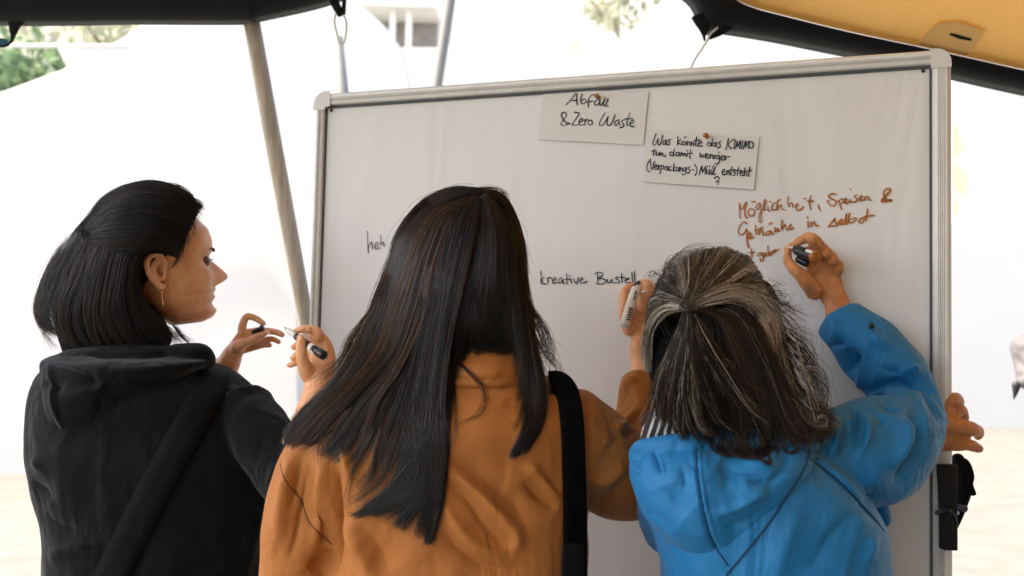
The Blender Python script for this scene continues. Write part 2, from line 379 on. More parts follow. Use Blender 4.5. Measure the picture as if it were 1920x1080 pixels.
# hem: a soft rounded band between the two curves
sec = [(0, .03), (.0, -.012), (.16, -.035), (.5, -.03), (.85, -.02), (1.0, .0), (1.0, .03)]
n = len(lo); V = []
for i in range(n):
    for t, f in sec: V.append(lo[i] * (1 - t) + up[i] * t + np.array([0, f, 0]))
k = len(sec); Fc = [(i * k + j, (i + 1) * k + j, (i + 1) * k + (j + 1) % k, i * k + (j + 1) % k) for i in range(n - 1) for j in range(k)]
obj('hem', (np.array(V), Fc), M['hem'], cn)
rows = []
for s in np.linspace(0, 1, 10):
    a2 = up.copy(); a2[:, 1] = up[:, 1] * (1 - s) - .7 * s
    zr = 3.35 - .16 * np.abs(up[:, 0]); a2[:, 2] = up[:, 2] * (1 - s) + zr * s - .22 * math.sin(math.pi * s)
    rows.append(a2 + [0, .012, .006])
back = up * [1, -1, 1] + [0, -2.2, .1]; back[:, 2] += .45 * np.clip(.3 - back[:, 0], 0, 1)  # unseen back edge lifted on the left to let in light
for s in np.linspace(.08, 1, 10):
    a2 = rows[9] * (1 - s) + back * s; a2[:, 2] -= .2 * math.sin(math.pi * s); rows.append(a2)
V = np.vstack(rows); m = len(rows); js = int(np.argmin(np.abs(up[:, 0] - .2)))
for nm, j0, j1, mt in (('roof_fabric', 0, js, M['canopy_fill']), ('roof_fabric', js, n - 1, M['canopy'])):
    W_ = np.vstack([r[j0:j1 + 1] for r in rows]); q = j1 - j0 + 1
    o = obj(nm, (W_, [(i * q + j, (i + 1) * q + j, (i + 1) * q + j + 1, i * q + j + 1) for i in range(m - 1) for j in range(q - 1)]), mt, cn)
    sm = o.modifiers.new('t', 'SOLIDIFY'); sm.thickness = .004; sm.offset = 1
# unseen dark panel added behind the viewer to block light from the rear right
bk = rows[-1]; bk = bk[bk[:, 0] > .5]; W_ = np.vstack([bk, bk * [1, 1, 0] + [0, 0, .02]]); q = len(bk)
obj('rear_light_block', (W_, [(j, j + 1, q + j + 1, q + j) for j in range(q - 1)]), M['hem'], cn).modifiers.new('t', 'SOLIDIFY').thickness = .004
# unseen dark panel added beside the viewer to darken the right side
ex_ = np.array([r[-1] for r in rows[4:]]); q = len(ex_); W_ = np.vstack([ex_, ex_ * [1, 1, 0] + [0, 0, .02]])
obj('side_light_block', (W_, [(j, j + 1, q + j + 1, q + j) for j in range(q - 1)]), M['hem'], cn).modifiers.new('t', 'SOLIDIFY').thickness = .004
def on_canopy(px, py):
    """where the view ray meets the roof cloth near the right corner"""
    best = None
    dr = FV + (px - 960) / FPX * RV + (540 - py) / FPX * UV
    for i in range(0, 9):
        A, B = rows[i], rows[i + 1]
        for j in range(n - 1):
            o_, e1, e2 = A[j], B[j] - A[j], A[j + 1] - A[j]
            h = np.cross(dr, e2); a = e1 @ h
            if abs(a) < 1e-9: continue
            s = CAM - o_; u = (s @ h) / a; q_ = np.cross(s, e1); v = (dr @ q_) / a
            if -.05 <= u <= 1.05 and -.05 <= v <= 1.05:
                t = (e2 @ q_) / a
                if t > .2 and (best is None or t < best): best = t
    return CAM + dr * ((best or 2.2) - .006)
pt = [on_canopy(*p) for p in [(1722, 84), (1738, 62), (1760, 44), (1800, 42), (1846, 58), (1838, 76), (1812, 104)]]
nn = nrm(CAM - pt[0])
V = np.array(pt + [p + nn * .004 for p in pt]); kk = len(pt)
o = obj('patch', (V, [tuple(range(kk, 2 * kk))] + [(i, (i + 1) % kk, kk + (i + 1) % kk, kk + i) for i in range(kk)]), M['canopy'], cn, False)
a, b = on_canopy(1783, 64), on_canopy(1819, 74)
obj('vent_slit', [limb([(a + nn * .006, .003, .003), ((a + b) / 2 + nn * .006 + np.array([0, 0, .003]), .008, .004), (b + nn * .006, .003, .003)], 10)], M['hem'], cn)
# corner tabs with cord loops
def tab(px, py, dx, label_loop, pts, cordpts):
    obj('corner_tab', [limb(pl(pts), 12, 5)], M['hem'], cn)
    obj('cord', [limb(pl(cordpts), 8, 6)], M['cord'], cn)
tab(0, 0, 0, '', [(1316, 30, HD - .02, 20, .3), (1320, 50, HD - .02, 13, .3), (1320, 66, HD - .02, 4, .4), (1321, 76, HD - .02, 2, .6)], [(1345, 52, HD - .03, 2), (1332, 64, HD - .03, 1.8), (1326, 76, HD - .03, 1.8), (1316, 92, HD - .03, 1.7), (1298, 122, HD - .03, 1.7), (1270, 200, HD - .03, 1.7)])
obj('corner_tab', [limb(pl([(1362, 44, HD - .02, 16, .3), (1346, 60, HD - .02, 9, .3), (1330, 72, HD - .02, 3, .5)]), 12, 5)], M['hem'], cn)
tab(0, 0, 0, '', [(622, -10, HD, 9, .3), (630, 10, HD, 8, .3), (640, 28, HD, 7, .3)], [(630, 26, HD, 1.6), (627, 40, HD, 1.6), (632, 64, HD, 1.6), (636, 80, HD, 1.6), (645, 80, HD, 1.6), (650, 50, HD, 1.6), (647, 34, HD, 1.6), (640, 24, HD, 1.6)])
obj('corner_tab', [limb(pl([(646, -14, HD, 4, .4), (645, 8, HD, 4, .4), (643, 26, HD, 5, .4)]), 12, 5)], M['hem'], cn)
obj('corner_tab', [limb(pl([(34, 20, HD, 30, .3), (28, 44, HD, 14, .3), (25, 62, HD, 7, .4), (22, 76, HD, 3, .6), (10, 86, HD, 2.5, .8), (-8, 86, HD, 2.5, .8)]), 14, 6)], M['hem'], cn)
obj('strap_buckle', [limb(pl([(-14, 80, HD + .02, 7, .5), (0, 80, HD + .02, 9, .5), (12, 79, HD + .02, 6, .5)]), 12, 4)], M['teal'], cn)

# poles
def pole(pts, mat_, name, label):
    o = obj(name, [limb(pts, 20, 8, cap=.1)], mat_); tag(o, label, 'pole'); return o
def to_floor(a, b, r):
    A, B = P(*a), P(*b); t = A[2] / (A[2] - B[2]); return [(A, r, r), (A + (B - A) * t, r, r)]
pole(to_floor((469, 26, 2.38), (566, 560, 2.44), .0185), M['pole'], 'tent_pole', 'slanted wooden tent pole just left of the whiteboard')
pole(to_floor((632, 70, 5.2), (643, 168, 5.2), .0165 * 1.6), M['greypole'], 'tent_pole', 'upright grey tent pole with a cord loop above the board corner')
pole(to_floor((876, -200, 6.0), (820, 156, 6.0), .0165 * 1.75), M['greypole'], 'tent_pole', 'slanted grey tent pole standing behind the top of the whiteboard')
# ------------------------------------------------------------------ pennants
pn = empty('pennant_string', P(1788, 300, 5.0), 'pale yellow pennants hanging beyond the right edge of the whiteboard', 'bunting')
obj('cord', [limb(pl([(1786, 120, 5, 1), (1786, 300, 5, 1), (1787, 430, 5, 1)]), 6, 4)], M['cord'], pn)
for tri in ([(1786, 238), (1796, 236), (1808, 282), (1787, 300)], [(1787, 306), (1815, 326), (1813, 370), (1787, 350)], [(1787, 360), (1800, 396), (1787, 406)]):
    f = [P(a, b, 5.0) for a, b in tri]; f += [v + np.array([0, .004, 0]) for v in f]; kk = len(tri)
    obj('pennant', (np.array(f), [tuple(range(kk)), tuple(range(2 * kk - 1, kk - 1, -1))] + [(i, kk + i, kk + (i + 1) % kk, (i + 1) % kk) for i in range(kk)]), M['flag'], pn, False)

# ------------------------------------------------------------------ whiteboard
TL, TR = P(597, 178, 2.0), P(1783, 93, 1.62); TR[2] = TL[2] = (TL[2] + TR[2]) / 2
BX = nrm(TR - TL); BW = np.linalg.norm(TR - TL); BZ = np.array([0, 0, -1.0]); BN = nrm(np.cross(BX, -BZ))
if BN @ (CAM - TL) < 0: BN = -BN
BH = 1.25
def BP(u, v, h=0): return TL + BX * u + BZ * v + BN * h
def on_board(px, py, h=0): return ray_plane(px, py, TL + BN * h, BN)
BAX = (BX, -BZ, BN)
wb = empty('whiteboard', (BP(BW / 2, 0)[0], BP(BW / 2, 0)[1], 0), 'large white pinboard in an aluminium frame with handwriting on it', 'whiteboard')
fw = .0225; FWL, FWR = .018, .027
o = obj('panel', [box(BP(BW / 2, BH / 2, -.013), BAX, BW / 2 - .01, BH / 2 - .01, .012)], M['board'], wb, False)
def profile(a, b, out, fw=fw):
    """ridged aluminium rail from a to b; out is the direction away from the panel"""
    pr = [(-.5, -.02), (-.5, .004), (-.42, .008), (-.2, .0105), (-.17, .009), (-.1, .0115), (-.07, .010), (0, .012), (.03, .0105), (.1, .0115), (.13, .010), (.3, .010), (.45, .006), (.5, -.001), (.5, -.02)]
    V = [];
    for p in (a, b):
        for s, h in pr: V.append(p + out * s * fw + BN * h)
    k = len(pr); Fc = [(i, (i + 1) % k, k + (i + 1) % k, k + i) for i in range(k)] + [tuple(range(k)), tuple(range(2 * k - 1, k - 1, -1))]
    return np.array(V), Fc
cs = .027
for a, b, out, f_ in ((BP(cs, fw / 2), BP(BW - cs, fw / 2), -BZ, fw), (BP(cs, BH - fw / 2), BP(BW - cs, BH - fw / 2), BZ, fw), (BP(FWL / 2, cs), BP(FWL / 2, BH - cs), -BX, FWL), (BP(BW - FWR / 2, cs), BP(BW - FWR / 2, BH - cs), BX, FWR)):
    obj('frame_rail', [profile(a, b, out, f_)], M['alu'], wb, False)
for cu, cv in ((0, 0), (BW, 0), (0, BH), (BW, BH)):
    su, sv = (1 if cu == 0 else -1), (1 if cv == 0 else -1); fx = FWL if cu == 0 else FWR
    pts = [(0, cs + .002)] + [(.022 - .022 * math.cos(t), .022 - .022 * math.sin(t)) for t in np.linspace(0, math.pi / 2, 7)] + [(cs + .002, 0), (cs + .002, fw + .001), (fx + .001, fw + .001), (fx + .001, cs + .002)]
    V = [BP(cu + su * x, cv + sv * y, h) for h in (-.021, .0119) for x, y in pts]; k = len(pts)
    o = obj('corner_cap', (np.array(V), [tuple(range(k)), tuple(range(2 * k - 1, k - 1, -1))] + [(i, (i + 1) % k, k + (i + 1) % k, k + i) for i in range(k)]), M['corner'], wb, False)
    bevel(o, .003)
gw = .0023
for c, sx, sy in ((BP(BW / 2, fw + gw), BW / 2 - fw, gw), (BP(FWL + gw * .5, BH / 2), gw * .5, BH / 2 - fw - .005), (BP(BW - FWR - gw * .8, BH / 2), gw * .8, BH / 2 - fw - .005), (BP(BW / 2, BH - fw - gw), BW / 2 - fw, gw)):
    obj('groove', [box(c + BN * .001, BAX, sx, sy, .0025)], M['groove'], wb, False)
for px, py in ((1731, 133), (621, 207)):
    obj('screw', [ball(on_board(px, py, .001), .0028, .0028, .0015, 8, (BX, -BZ, BN))], M['black'], wb)
lg = []
for u in (.06, BW - .06):
    lg.append((u, limb([(BP(u, .9, -.035), .016, .016), (BP(u, 1.2, -.035), .016, .016), (BP(u, TL[2] - .07, -.035), .016, .016)], 12, 3)))
for u, l in lg:
    obj('stand_leg', [l], M['alu'], wb)
    f = obj('stand_foot', [limb([(BP(u, TL[2] - .055, -.3), .018, .018), (BP(u, TL[2] - .055, .26), .018, .018)], 12, 3)], M['alu'], wb)
    for h in (-.28, .24): obj('castor', [ball(BP(u, TL[2] - .022, h), .022, .022, .022, 8)], M['black'], f)

# handwriting ---------------------------------------------------------
def circ(cx, cy, rx, ry, a0=-60, n=9): return [(cx + rx * math.cos(math.radians(a0 - 360 * k / (n - 1))), cy + ry * math.sin(math.radians(a0 - 360 * k / (n - 1)))) for k in range(n)]
def ink(strokes, org, sc, wpx, h, plane=None, seed=0):
    rs = np.random.RandomState(seed); V, Fc = [], []
    for s in strokes:
        q = cat(s, 5) if len(s) > 2 else cat(s, 3)
        pts = np.array([on_board(org[0] + a / sc, org[1] + b / sc, h) if plane is None else ray_plane(org[0] + a / sc, org[1] + b / sc, *plane) for a, b in q])
        wn = BN if plane is None else plane[1]
        T = nrm(np.gradient(pts, axis=0)); S = np.cross(wn, T)
        wd = wpx * 1.78 / FPX / 2 * (1 + .22 * np.sin(np.linspace(0, 5, len(pts)) + rs.uniform(0, 6)))
        pts = np.vstack([pts[:1] - T[:1] * wd[0] * .7, pts, pts[-1:] + T[-1:] * wd[-1] * .7]); S = np.vstack([S[:1], S, S[-1:]]); wd = np.concatenate([[wd[0] * .45], wd, [wd[-1] * .45]])
        o = len(V)
        for p, s_, w_ in zip(pts, S, wd): V += [p + s_ * w_, p - s_ * w_]
        Fc += [(o + 2 * i, o + 2 * i + 1, o + 2 * i + 3, o + 2 * i + 2) for i in range(len(pts) - 1)]
    return np.array(V), Fc
def dot(x, y, r=6): return [(x - r * .5, y - r * .4), (x, y), (x + r * .5, y + r * .5)]
ABF = [[(268, 203), (310, 155), (348, 108), (354, 150), (358, 203)], [(298, 168), (358, 165)], [(398, 115), (388, 150), (390, 190), (412, 192), (430, 178), (428, 160), (410, 155), (392, 172)], [(500, 120), (472, 125), (455, 150), (450, 185), (448, 222)], [(425, 182), (488, 172)],
       [(538, 160), (512, 168), (498, 192), (512, 206), (535, 190), (545, 165), (542, 198), (556, 204), (578, 172), (590, 145), (572, 190), (578, 212), (594, 200), (612, 150), (596, 192), (598, 213), (614, 212)]]
ZER = [[(302, 356), (262, 345), (230, 298), (236, 268), (262, 268), (266, 296), (238, 335), (224, 362), (250, 370), (302, 354)], [(336, 264), (374, 272), (350, 315), (316, 366), (350, 368), (382, 362)], [(376, 346), (404, 332), (396, 314), (376, 330), (374, 358), (392, 370), (412, 364)],
       [(420, 322), (421, 368)], [(421, 344), (438, 322), (450, 330)], circ(465, 348, 18, 20), [(586, 270), (560, 310), (540, 352), (545, 371), (570, 366), (596, 325), (612, 298), (602, 345), (608, 368), (634, 364), (655, 320), (668, 282)],
       [(702, 326), (674, 335), (665, 360), (680, 370), (702, 340), (704, 364), (714, 368)], [(746, 324), (722, 335), (736, 358), (734, 382), (706, 390)], [(790, 270), (772, 315), (764, 350), (772, 374)], [(748, 318), (816, 316)], [(792, 356), (820, 345), (812, 328), (792, 346), (794, 376), (824, 382)]]
Q1 = [[(1003, 440), (984, 490), (976, 526), (996, 530), (1016, 490), (1022, 478), (1018, 520), (1034, 530), (1050, 490), (1056, 452)], [(1086, 490), (1064, 500), (1060, 522), (1076, 525), (1086, 498), (1092, 527)], [(1122, 484), (1102, 494), (1116, 510), (1110, 528), (1090, 528)],
      [(1182, 462), (1179, 530)], [(1207, 484), (1183, 507), (1208, 530)], circ(1228, 515, 13, 14), dot(1236, 470), dot(1250, 466), [(1256, 500), (1255, 535), (1262, 510), (1274, 505), (1279, 535)], [(1290, 504), (1290, 540), (1297, 514), (1308, 508), (1313, 538)],
      [(1336, 465), (1328, 528), (1342, 542)], [(1314, 494), (1362, 490)], [(1350, 522), (1378, 512), (1366, 500), (1350, 518), (1356, 540), (1383, 538)], circ(1436, 526, 14, 15), [(1470, 478), (1460, 515), (1454, 542)], circ(1480, 527, 12, 14), [(1496, 508), (1494, 530), (1502, 546)], [(1534, 500), (1512, 512), (1529, 530), (1520, 554), (1504, 555)],
      [(1596, 480), (1585, 525), (1574, 570)], [(1640, 484), (1594, 524), (1618, 562)], [(1652, 490), (1638, 562)], [(1650, 566), (1668, 498), (1668, 546), (1694, 496), (1688, 562)], [(1714, 496), (1702, 562)], [(1718, 562), (1738, 496), (1740, 546), (1764, 496), (1760, 562)], circ(1782, 530, 17, 28)]
Q2 = [[(990, 562), (982, 600), (984, 618)], [(966, 582), (1006, 578)], [(1006, 590), (1004, 612), (1022, 612), (1028, 588), (1030, 616)], [(1040, 592), (1040, 620), (1046, 600), (1056, 598), (1060, 622)], [(1083, 610), (1076, 632)], circ(1130, 604, 14, 16), [(1154, 562), (1148, 600), (1150, 622)], circ(1180, 606, 12, 14), [(1194, 588), (1194, 610), (1200, 622)],
      [(1210, 590), (1208, 622), (1216, 600), (1224, 600), (1226, 622), (1234, 602), (1242, 602), (1246, 625)], [(1258, 600), (1258, 628)], dot(1260, 580), [(1288, 570), (1280, 620), (1282, 642)], [(1264, 600), (1302, 598)],
      [(1362, 600), (1368, 632), (1386, 610), (1394, 636), (1412, 598)], [(1412, 626), (1432, 615), (1422, 602), (1410, 620), (1418, 640), (1442, 634)], [(1447, 605), (1445, 642), (1453, 616), (1466, 612), (1472, 642)], [(1486, 612), (1480, 646)], dot(1516, 592), circ(1506, 630, 13, 14), [(1522, 614), (1522, 660), (1506, 688), (1486, 680)], [(1534, 640), (1558, 628), (1548, 615), (1534, 635), (1543, 656), (1562, 648)], [(1570, 618), (1568, 655), (1576, 636), (1590, 626), (1606, 628)]]
Q3 = [[(958, 648), (936, 680), (928, 715), (934, 742), (952, 752)], [(958, 664), (967, 735), (990, 666)], [(990, 716), (1010, 705), (1000, 692), (988, 712), (995, 732), (1016, 727)], [(1022, 694), (1022, 736), (1028, 710), (1044, 698)], [(1046, 700), (1036, 766)], [(1046, 708), (1062, 700), (1066, 722), (1044, 732)], circ(1086, 722, 12, 14), [(1100, 704), (1098, 728), (1106, 740)],
      [(1130, 706), (1112, 715), (1112, 736), (1132, 738)], [(1150, 680), (1144, 746)], [(1166, 712), (1146, 728), (1166, 746)], [(1174, 712), (1172, 738), (1186, 740), (1192, 712), (1194, 746)], [(1202, 714), (1200, 748), (1206, 724), (1216, 722), (1220, 748)], circ(1236, 730, 11, 13), [(1250, 714), (1246, 760), (1228, 776), (1214, 766)], [(1282, 710), (1264, 722), (1279, 740), (1272, 760), (1258, 760)], [(1296, 735), (1314, 735)], [(1320, 690), (1336, 722), (1336, 756), (1322, 782)],
      [(1356, 776), (1378, 704), (1384, 756), (1410, 704), (1404, 772)], [(1420, 730), (1416, 762), (1432, 768), (1442, 728), (1442, 772)], dot(1426, 708), dot(1442, 706), [(1474, 698), (1456, 752), (1460, 774), (1492, 704), (1472, 756), (1476, 774), (1492, 768)],
      [(1544, 756), (1568, 745), (1560, 730), (1545, 750), (1552, 775), (1576, 768)], [(1584, 738), (1580, 776), (1590, 748), (1600, 746), (1604, 778)], [(1624, 708), (1614, 776)], [(1602, 736), (1646, 732)], [(1656, 738), (1638, 748), (1652, 762), (1644, 780), (1628, 778)], [(1678, 714), (1668, 780)], [(1660, 742), (1698, 738)], [(1688, 766), (1712, 755), (1702, 742), (1690, 760), (1698, 782), (1716, 778)], [(1732, 718), (1722, 786), (1730, 756), (1744, 750), (1748, 786)], [(1770, 712), (1762, 790)], [(1746, 745), (1786, 740)],
      [(1480, 806), (1498, 790), (1520, 800), (1512, 820), (1492, 832), (1522, 835)], dot(1508, 852)]
ORA = [[(155, 388), (150, 300), (148, 232), (166, 285), (182, 290), (200, 250), (224, 220), (206, 290), (214, 370), (234, 386)], circ(275, 327, 34, 40), dot(284, 216, 9), dot(308, 212, 9), [(368, 232), (334, 248), (322, 284), (346, 296), (372, 250), (380, 330), (374, 436), (354, 400), (364, 335), (394, 305), (418, 260), (428, 200), (412, 205), (405, 270), (412, 300), (432, 298)], [(450, 268), (455, 304), (472, 312)], dot(474, 218, 9),
       [(530, 222), (500, 250), (490, 288), (512, 304), (545, 290)], [(584, 192), (556, 205), (548, 262), (544, 305), (570, 262), (592, 252), (600, 290), (632, 304)], [(666, 165), (660, 220), (676, 268)], [(664, 250), (700, 228), (716, 262), (712, 276)], [(740, 272), (770, 256), (764, 234), (744, 256), (756, 302), (800, 296), (826, 268)], dot(838, 180, 10), [(906, 150), (890, 225), (906, 300)], [(868, 208), (934, 208), (896, 222)], [(984, 250), (994, 290), (1008, 310)],
       [(1176, 136), (1130, 130), (1092, 162), (1146, 194), (1176, 214), (1150, 258), (1104, 246), (1076, 208), (1104, 206)], [(1200, 200), (1214, 250), (1230, 300)], [(1196, 216), (1230, 184), (1254, 206), (1226, 236)], [(1258, 226), (1286, 200), (1275, 180), (1258, 205), (1276, 236), (1310, 214), (1318, 192), (1326, 222), (1350, 212)], dot(1325, 84, 10), [(1396, 138), (1366, 160), (1396, 190), (1380, 214), (1344, 220)], [(1418, 196), (1450, 170), (1440, 150), (1418, 175), (1430, 206), (1472, 194)], [(1476, 158), (1482, 200), (1492, 170), (1514, 164), (1524, 194), (1546, 200)]]
ORB = [[(1756, 202), (1704, 192), (1676, 132), (1690, 92), (1728, 76), (1746, 98), (1706, 146), (1664, 196), (1670, 212), (1758, 200)]]
ORC = [[(226, 446), (190, 430), (152, 478), (138, 545), (172, 566), (206, 540), (222, 508), (232, 545), (228, 620), (246, 700)], [(240, 602), (272, 580), (262, 545), (240, 572), (252, 606), (302, 588)], [(320, 465), (326, 560)], [(308, 522), (396, 488)], [(352, 520), (356, 566), (364, 532), (386, 512), (396, 545), (406, 570)], [(472, 520), (434, 540), (430, 566), (458, 564), (484, 528), (490, 552), (512, 552)], dot(464, 450, 9), dot(488, 440, 9), [(522, 486), (530, 536), (540, 512), (556, 502), (562, 530), (578, 520)],
       [(600, 410), (598, 506), (612, 482), (636, 458), (640, 486), (656, 518), (684, 480), (698, 452), (676, 480), (690, 508), (722, 490)], [(874, 420), (880, 490)], dot(868, 380, 10), [(906, 430), (910, 482), (920, 448), (942, 428), (950, 464), (984, 470)], [(1088, 486), (1130, 430), (1166, 390), (1152, 412), (1186, 460), (1140, 474), (1096, 476)], [(1196, 456), (1236, 424), (1230, 402), (1202, 430), (1218, 452), (1262, 440), (1282, 340), (1280, 445), (1300, 430), (1316, 332), (1308, 420), (1334, 440), (1384, 404), (1374, 386), (1330, 402)], [(1474, 378), (1432, 400), (1414, 430), (1446, 440), (1478, 396)], [(1506, 294), (1490, 422)], [(1472, 372), (1576, 360)]]
ORD = [[(240, 795), (255, 795), (270, 815)], [(276, 714), (282, 800)], [(250, 750), (308, 752)], [(388, 756), (350, 762), (342, 788), (370, 786), (394, 756), (400, 826), (376, 842), (368, 818)], [(396, 790), (430, 775), (425, 756), (400, 774), (410, 796), (442, 780)], [(450, 680), (454, 780), (470, 742), (492, 748), (488, 776), (460, 782), (500, 750), (530, 722), (512, 752), (560, 720)]]
KRE = [[(120, 245), (124, 350), (122, 430), (150, 458), (216, 455)], [(176, 350), (130, 388), (150, 430)], [(230, 350), (238, 442)], [(236, 380), (262, 348), (296, 366)], [(310, 402), (372, 384), (352, 355), (312, 390), (320, 445), (382, 432)], [(462, 354), (420, 380), (412, 436), (448, 440), (480, 378), (482, 430), (504, 456)], [(542, 294), (548, 455)], [(514, 380), (612, 376)], [(606, 388), (624, 450)], dot(592, 326, 14), [(648, 370), (704, 455), (736, 345)], [(760, 402), (806, 382), (798, 350), (760, 390), (775, 442), (826, 436), (878, 414)],
       [(1004, 292), (1060, 265), (1124, 282), (1120, 325), (1050, 366)], [(1050, 284), (1058, 455)], [(1050, 366), (1150, 376), (1186, 412), (1140, 450), (1060, 462), (1020, 434)], [(1210, 380), (1216, 430), (1250, 436), (1284, 380), (1288, 430), (1312, 442)], [(1386, 338), (1346, 365), (1398, 398), (1408, 430), (1312, 440)], [(1440, 278), (1452, 436)], [(1398, 352), (1502, 350)], [(1510, 402), (1560, 380), (1550, 360), (1505, 395), (1518, 436), (1600, 430)], [(1610, 260), (1626, 442)], [(1652, 244), (1660, 450)]]
HEB = [[(505, 310), (508, 372), (511, 432)], [(511, 402), (529, 370), (535, 412)], [(546, 400), (570, 386), (560, 372), (547, 395), (555, 412), (576, 402)], [(581, 334), (582, 388), (592, 370), (602, 396)]]
for nm, st, org, sc_, wp, m_ in (('handwriting', ORA, (1360, 340), 5.647, 2.5, 'orange_ink'), ('handwriting', ORB, (1360, 340), 5.647, 4.2, 'orange_ink'), ('handwriting', ORC, (1360, 340), 5.647, 2.9, 'orange_ink'), ('handwriting', ORD, (1360, 340), 5.647, 2.6, 'orange_ink'), ('handwriting', KRE, (1000, 480), 8.727, 2.0, 'green_ink'), ('handwriting', HEB, (520, 330), 3.0, 1.7, 'ink')):
    obj(nm, ink(st, org, sc_, wp, .0006), M[m_], wb, False)
# cards ----------------------------------------------------------------
def card(corners, strokes, label, pin, plabel, tilt):
    q = [on_board(a, b, 0.0009 + k * .0005) for (a, b), k in zip(corners, tilt)]
    nu, nv = 8, 5; V = []
    for j in range(nv + 1):
        for i in range(nu + 1):
            u, v = i / nu, j / nv
            p = (q[0] * (1 - u) + q[1] * u) * (1 - v) + (q[3] * (1 - u) + q[2] * u) * v
            V.append(p + BN * .0010 * math.sin(math.pi * u) * v)
    Fc = [(j * (nu + 1) + i, j * (nu + 1) + i + 1, (j + 1) * (nu + 1) + i + 1, (j + 1) * (nu + 1) + i) for j in range(nv) for i in range(nu)]
    o = obj('paper_card', (np.array(V), Fc), M['card'], None, False); s = o.modifiers.new('s', 'SOLIDIFY'); s.thickness = .0006; tag(o, label, 'paper card', 'cards pinned to the whiteboard')
    wn = nrm(np.cross(q[1] - q[0], q[3] - q[0])); wn = wn if wn @ BN > 0 else -wn
    obj('handwriting', ink(strokes, (1000, 150), 4.3636, 2.1, 0, (q[0] + wn * .0021, wn), 3), M['ink'], o, False)
    c = on_board(pin[0], pin[1], .009)
    p = obj('push_pin', [limb([(c - BN * .006, .0032, .0032), (c - BN * .001, .0026, .0026), (c + BN * .004, .0044, .0044), (c + BN * .006, .0038, .0038)], 14, 3, ref=UV)], M['orange']); tag(p, plabel, 'push pin', 'orange push pins')
card([(1021, 167), (1216, 173), (1206, 272), (1008, 262)], ABF + ZER, 'paper card reading Abfall & Zero Waste pinned under the top frame', (1120.3, 181), 'orange pin in the Abfall & Zero Waste card', (0, 1, 1, 0))
card([(1213, 243), (1423.5, 256.6), (1413.6, 356), (1204, 341)], Q1 + Q2 + Q3, 'paper card with a four line handwritten question about packaging waste', (1324, 255), 'orange pin in the card with the four line question', (0, 1, 2, 1))
# black foam clamp and bag at the right rail ----------------------------
def edge(px, py, h): return on_board(px, py, h)
cl = empty('board_clamp', edge(1774, 1030, .02), 'black padded clamp strapped to the lower right rail of the whiteboard', 'clamp')
V, Fc = limb([(edge(1775, 872, .028), .0125, .012), (edge(1776, 900, .028), .0120, .012), (edge(1777, 950, .028), .0105, .012), (edge(1778, 1000, .028), .0105, .012), (edge(1778, 1029, .028), .0105, .012)], 24, 5, 5, .12)
obj('foam_pad', [(V, Fc)], M['foam'], cl)
obj('strap', [limb([(edge(1756, 962, .012), .003, .003), (edge(1775, 955, .046), .003, .004), (edge(1795, 962, .012), .003, .003)], 10, 5), limb([(edge(1778, 955, .044), .0025, .003), (edge(1790, 968, .044), .002, .002), (edge(1794, 985, .03), .0015, .0015)], 8, 5)], M['black'], cl)
obj('lever', [limb([(edge(1788, 951, .03), .0045, .004), (edge(1805, 953, .032), .0045, .004), (edge(1812, 956, .032), .0042, .004)], 12, 4, 3, .4)], M['black'], cl)
bg_ = empty('hanging_bag', P(1800, 985, 1.72), 'black bag hanging behind the right edge of the whiteboard', 'bag')
obj('pouch', [limb(pl([(1796, 862, 1.70, 12, 1), (1800, 885, 1.70, 18, 1.2), (1801, 915, 1.70, 19, 1.3), (1797, 945, 1.70, 15, 1.2), (1794, 970, 1.70, 10, 1), (1790, 990, 1.70, 5, 1)]), 20, 5, 2.2)], M['strap2'], bg_)
obj('strap', [limb(pl([(1792, 858, 1.68, 5, .6), (1812, 868, 1.67, 6, .5), (1821, 892, 1.665, 6, .5), (1820, 908, 1.665, 5, .5), (1826, 927, 1.665, 5, .5)]), 12, 6)], M['strap'], bg_)
# ================================================================== people
def C3(x, y): return 400 + x / 6.75, 560 + y / 6.75          # three enlarged views used to draw the hands
def C4(x, y): return 1440 + x / 6.0, 420 + y / 6.0
def CW(x, y): return 1130 + x / 5.143, 490 + y / 5.143
def CE(x, y): return 1740 + x / 3.0, 700 + y / 3.0
def chain(cf, sc, rows): return pl([(*cf(r[0], r[1]), r[2], r[3] / sc) + tuple(r[4:]) for r in rows])

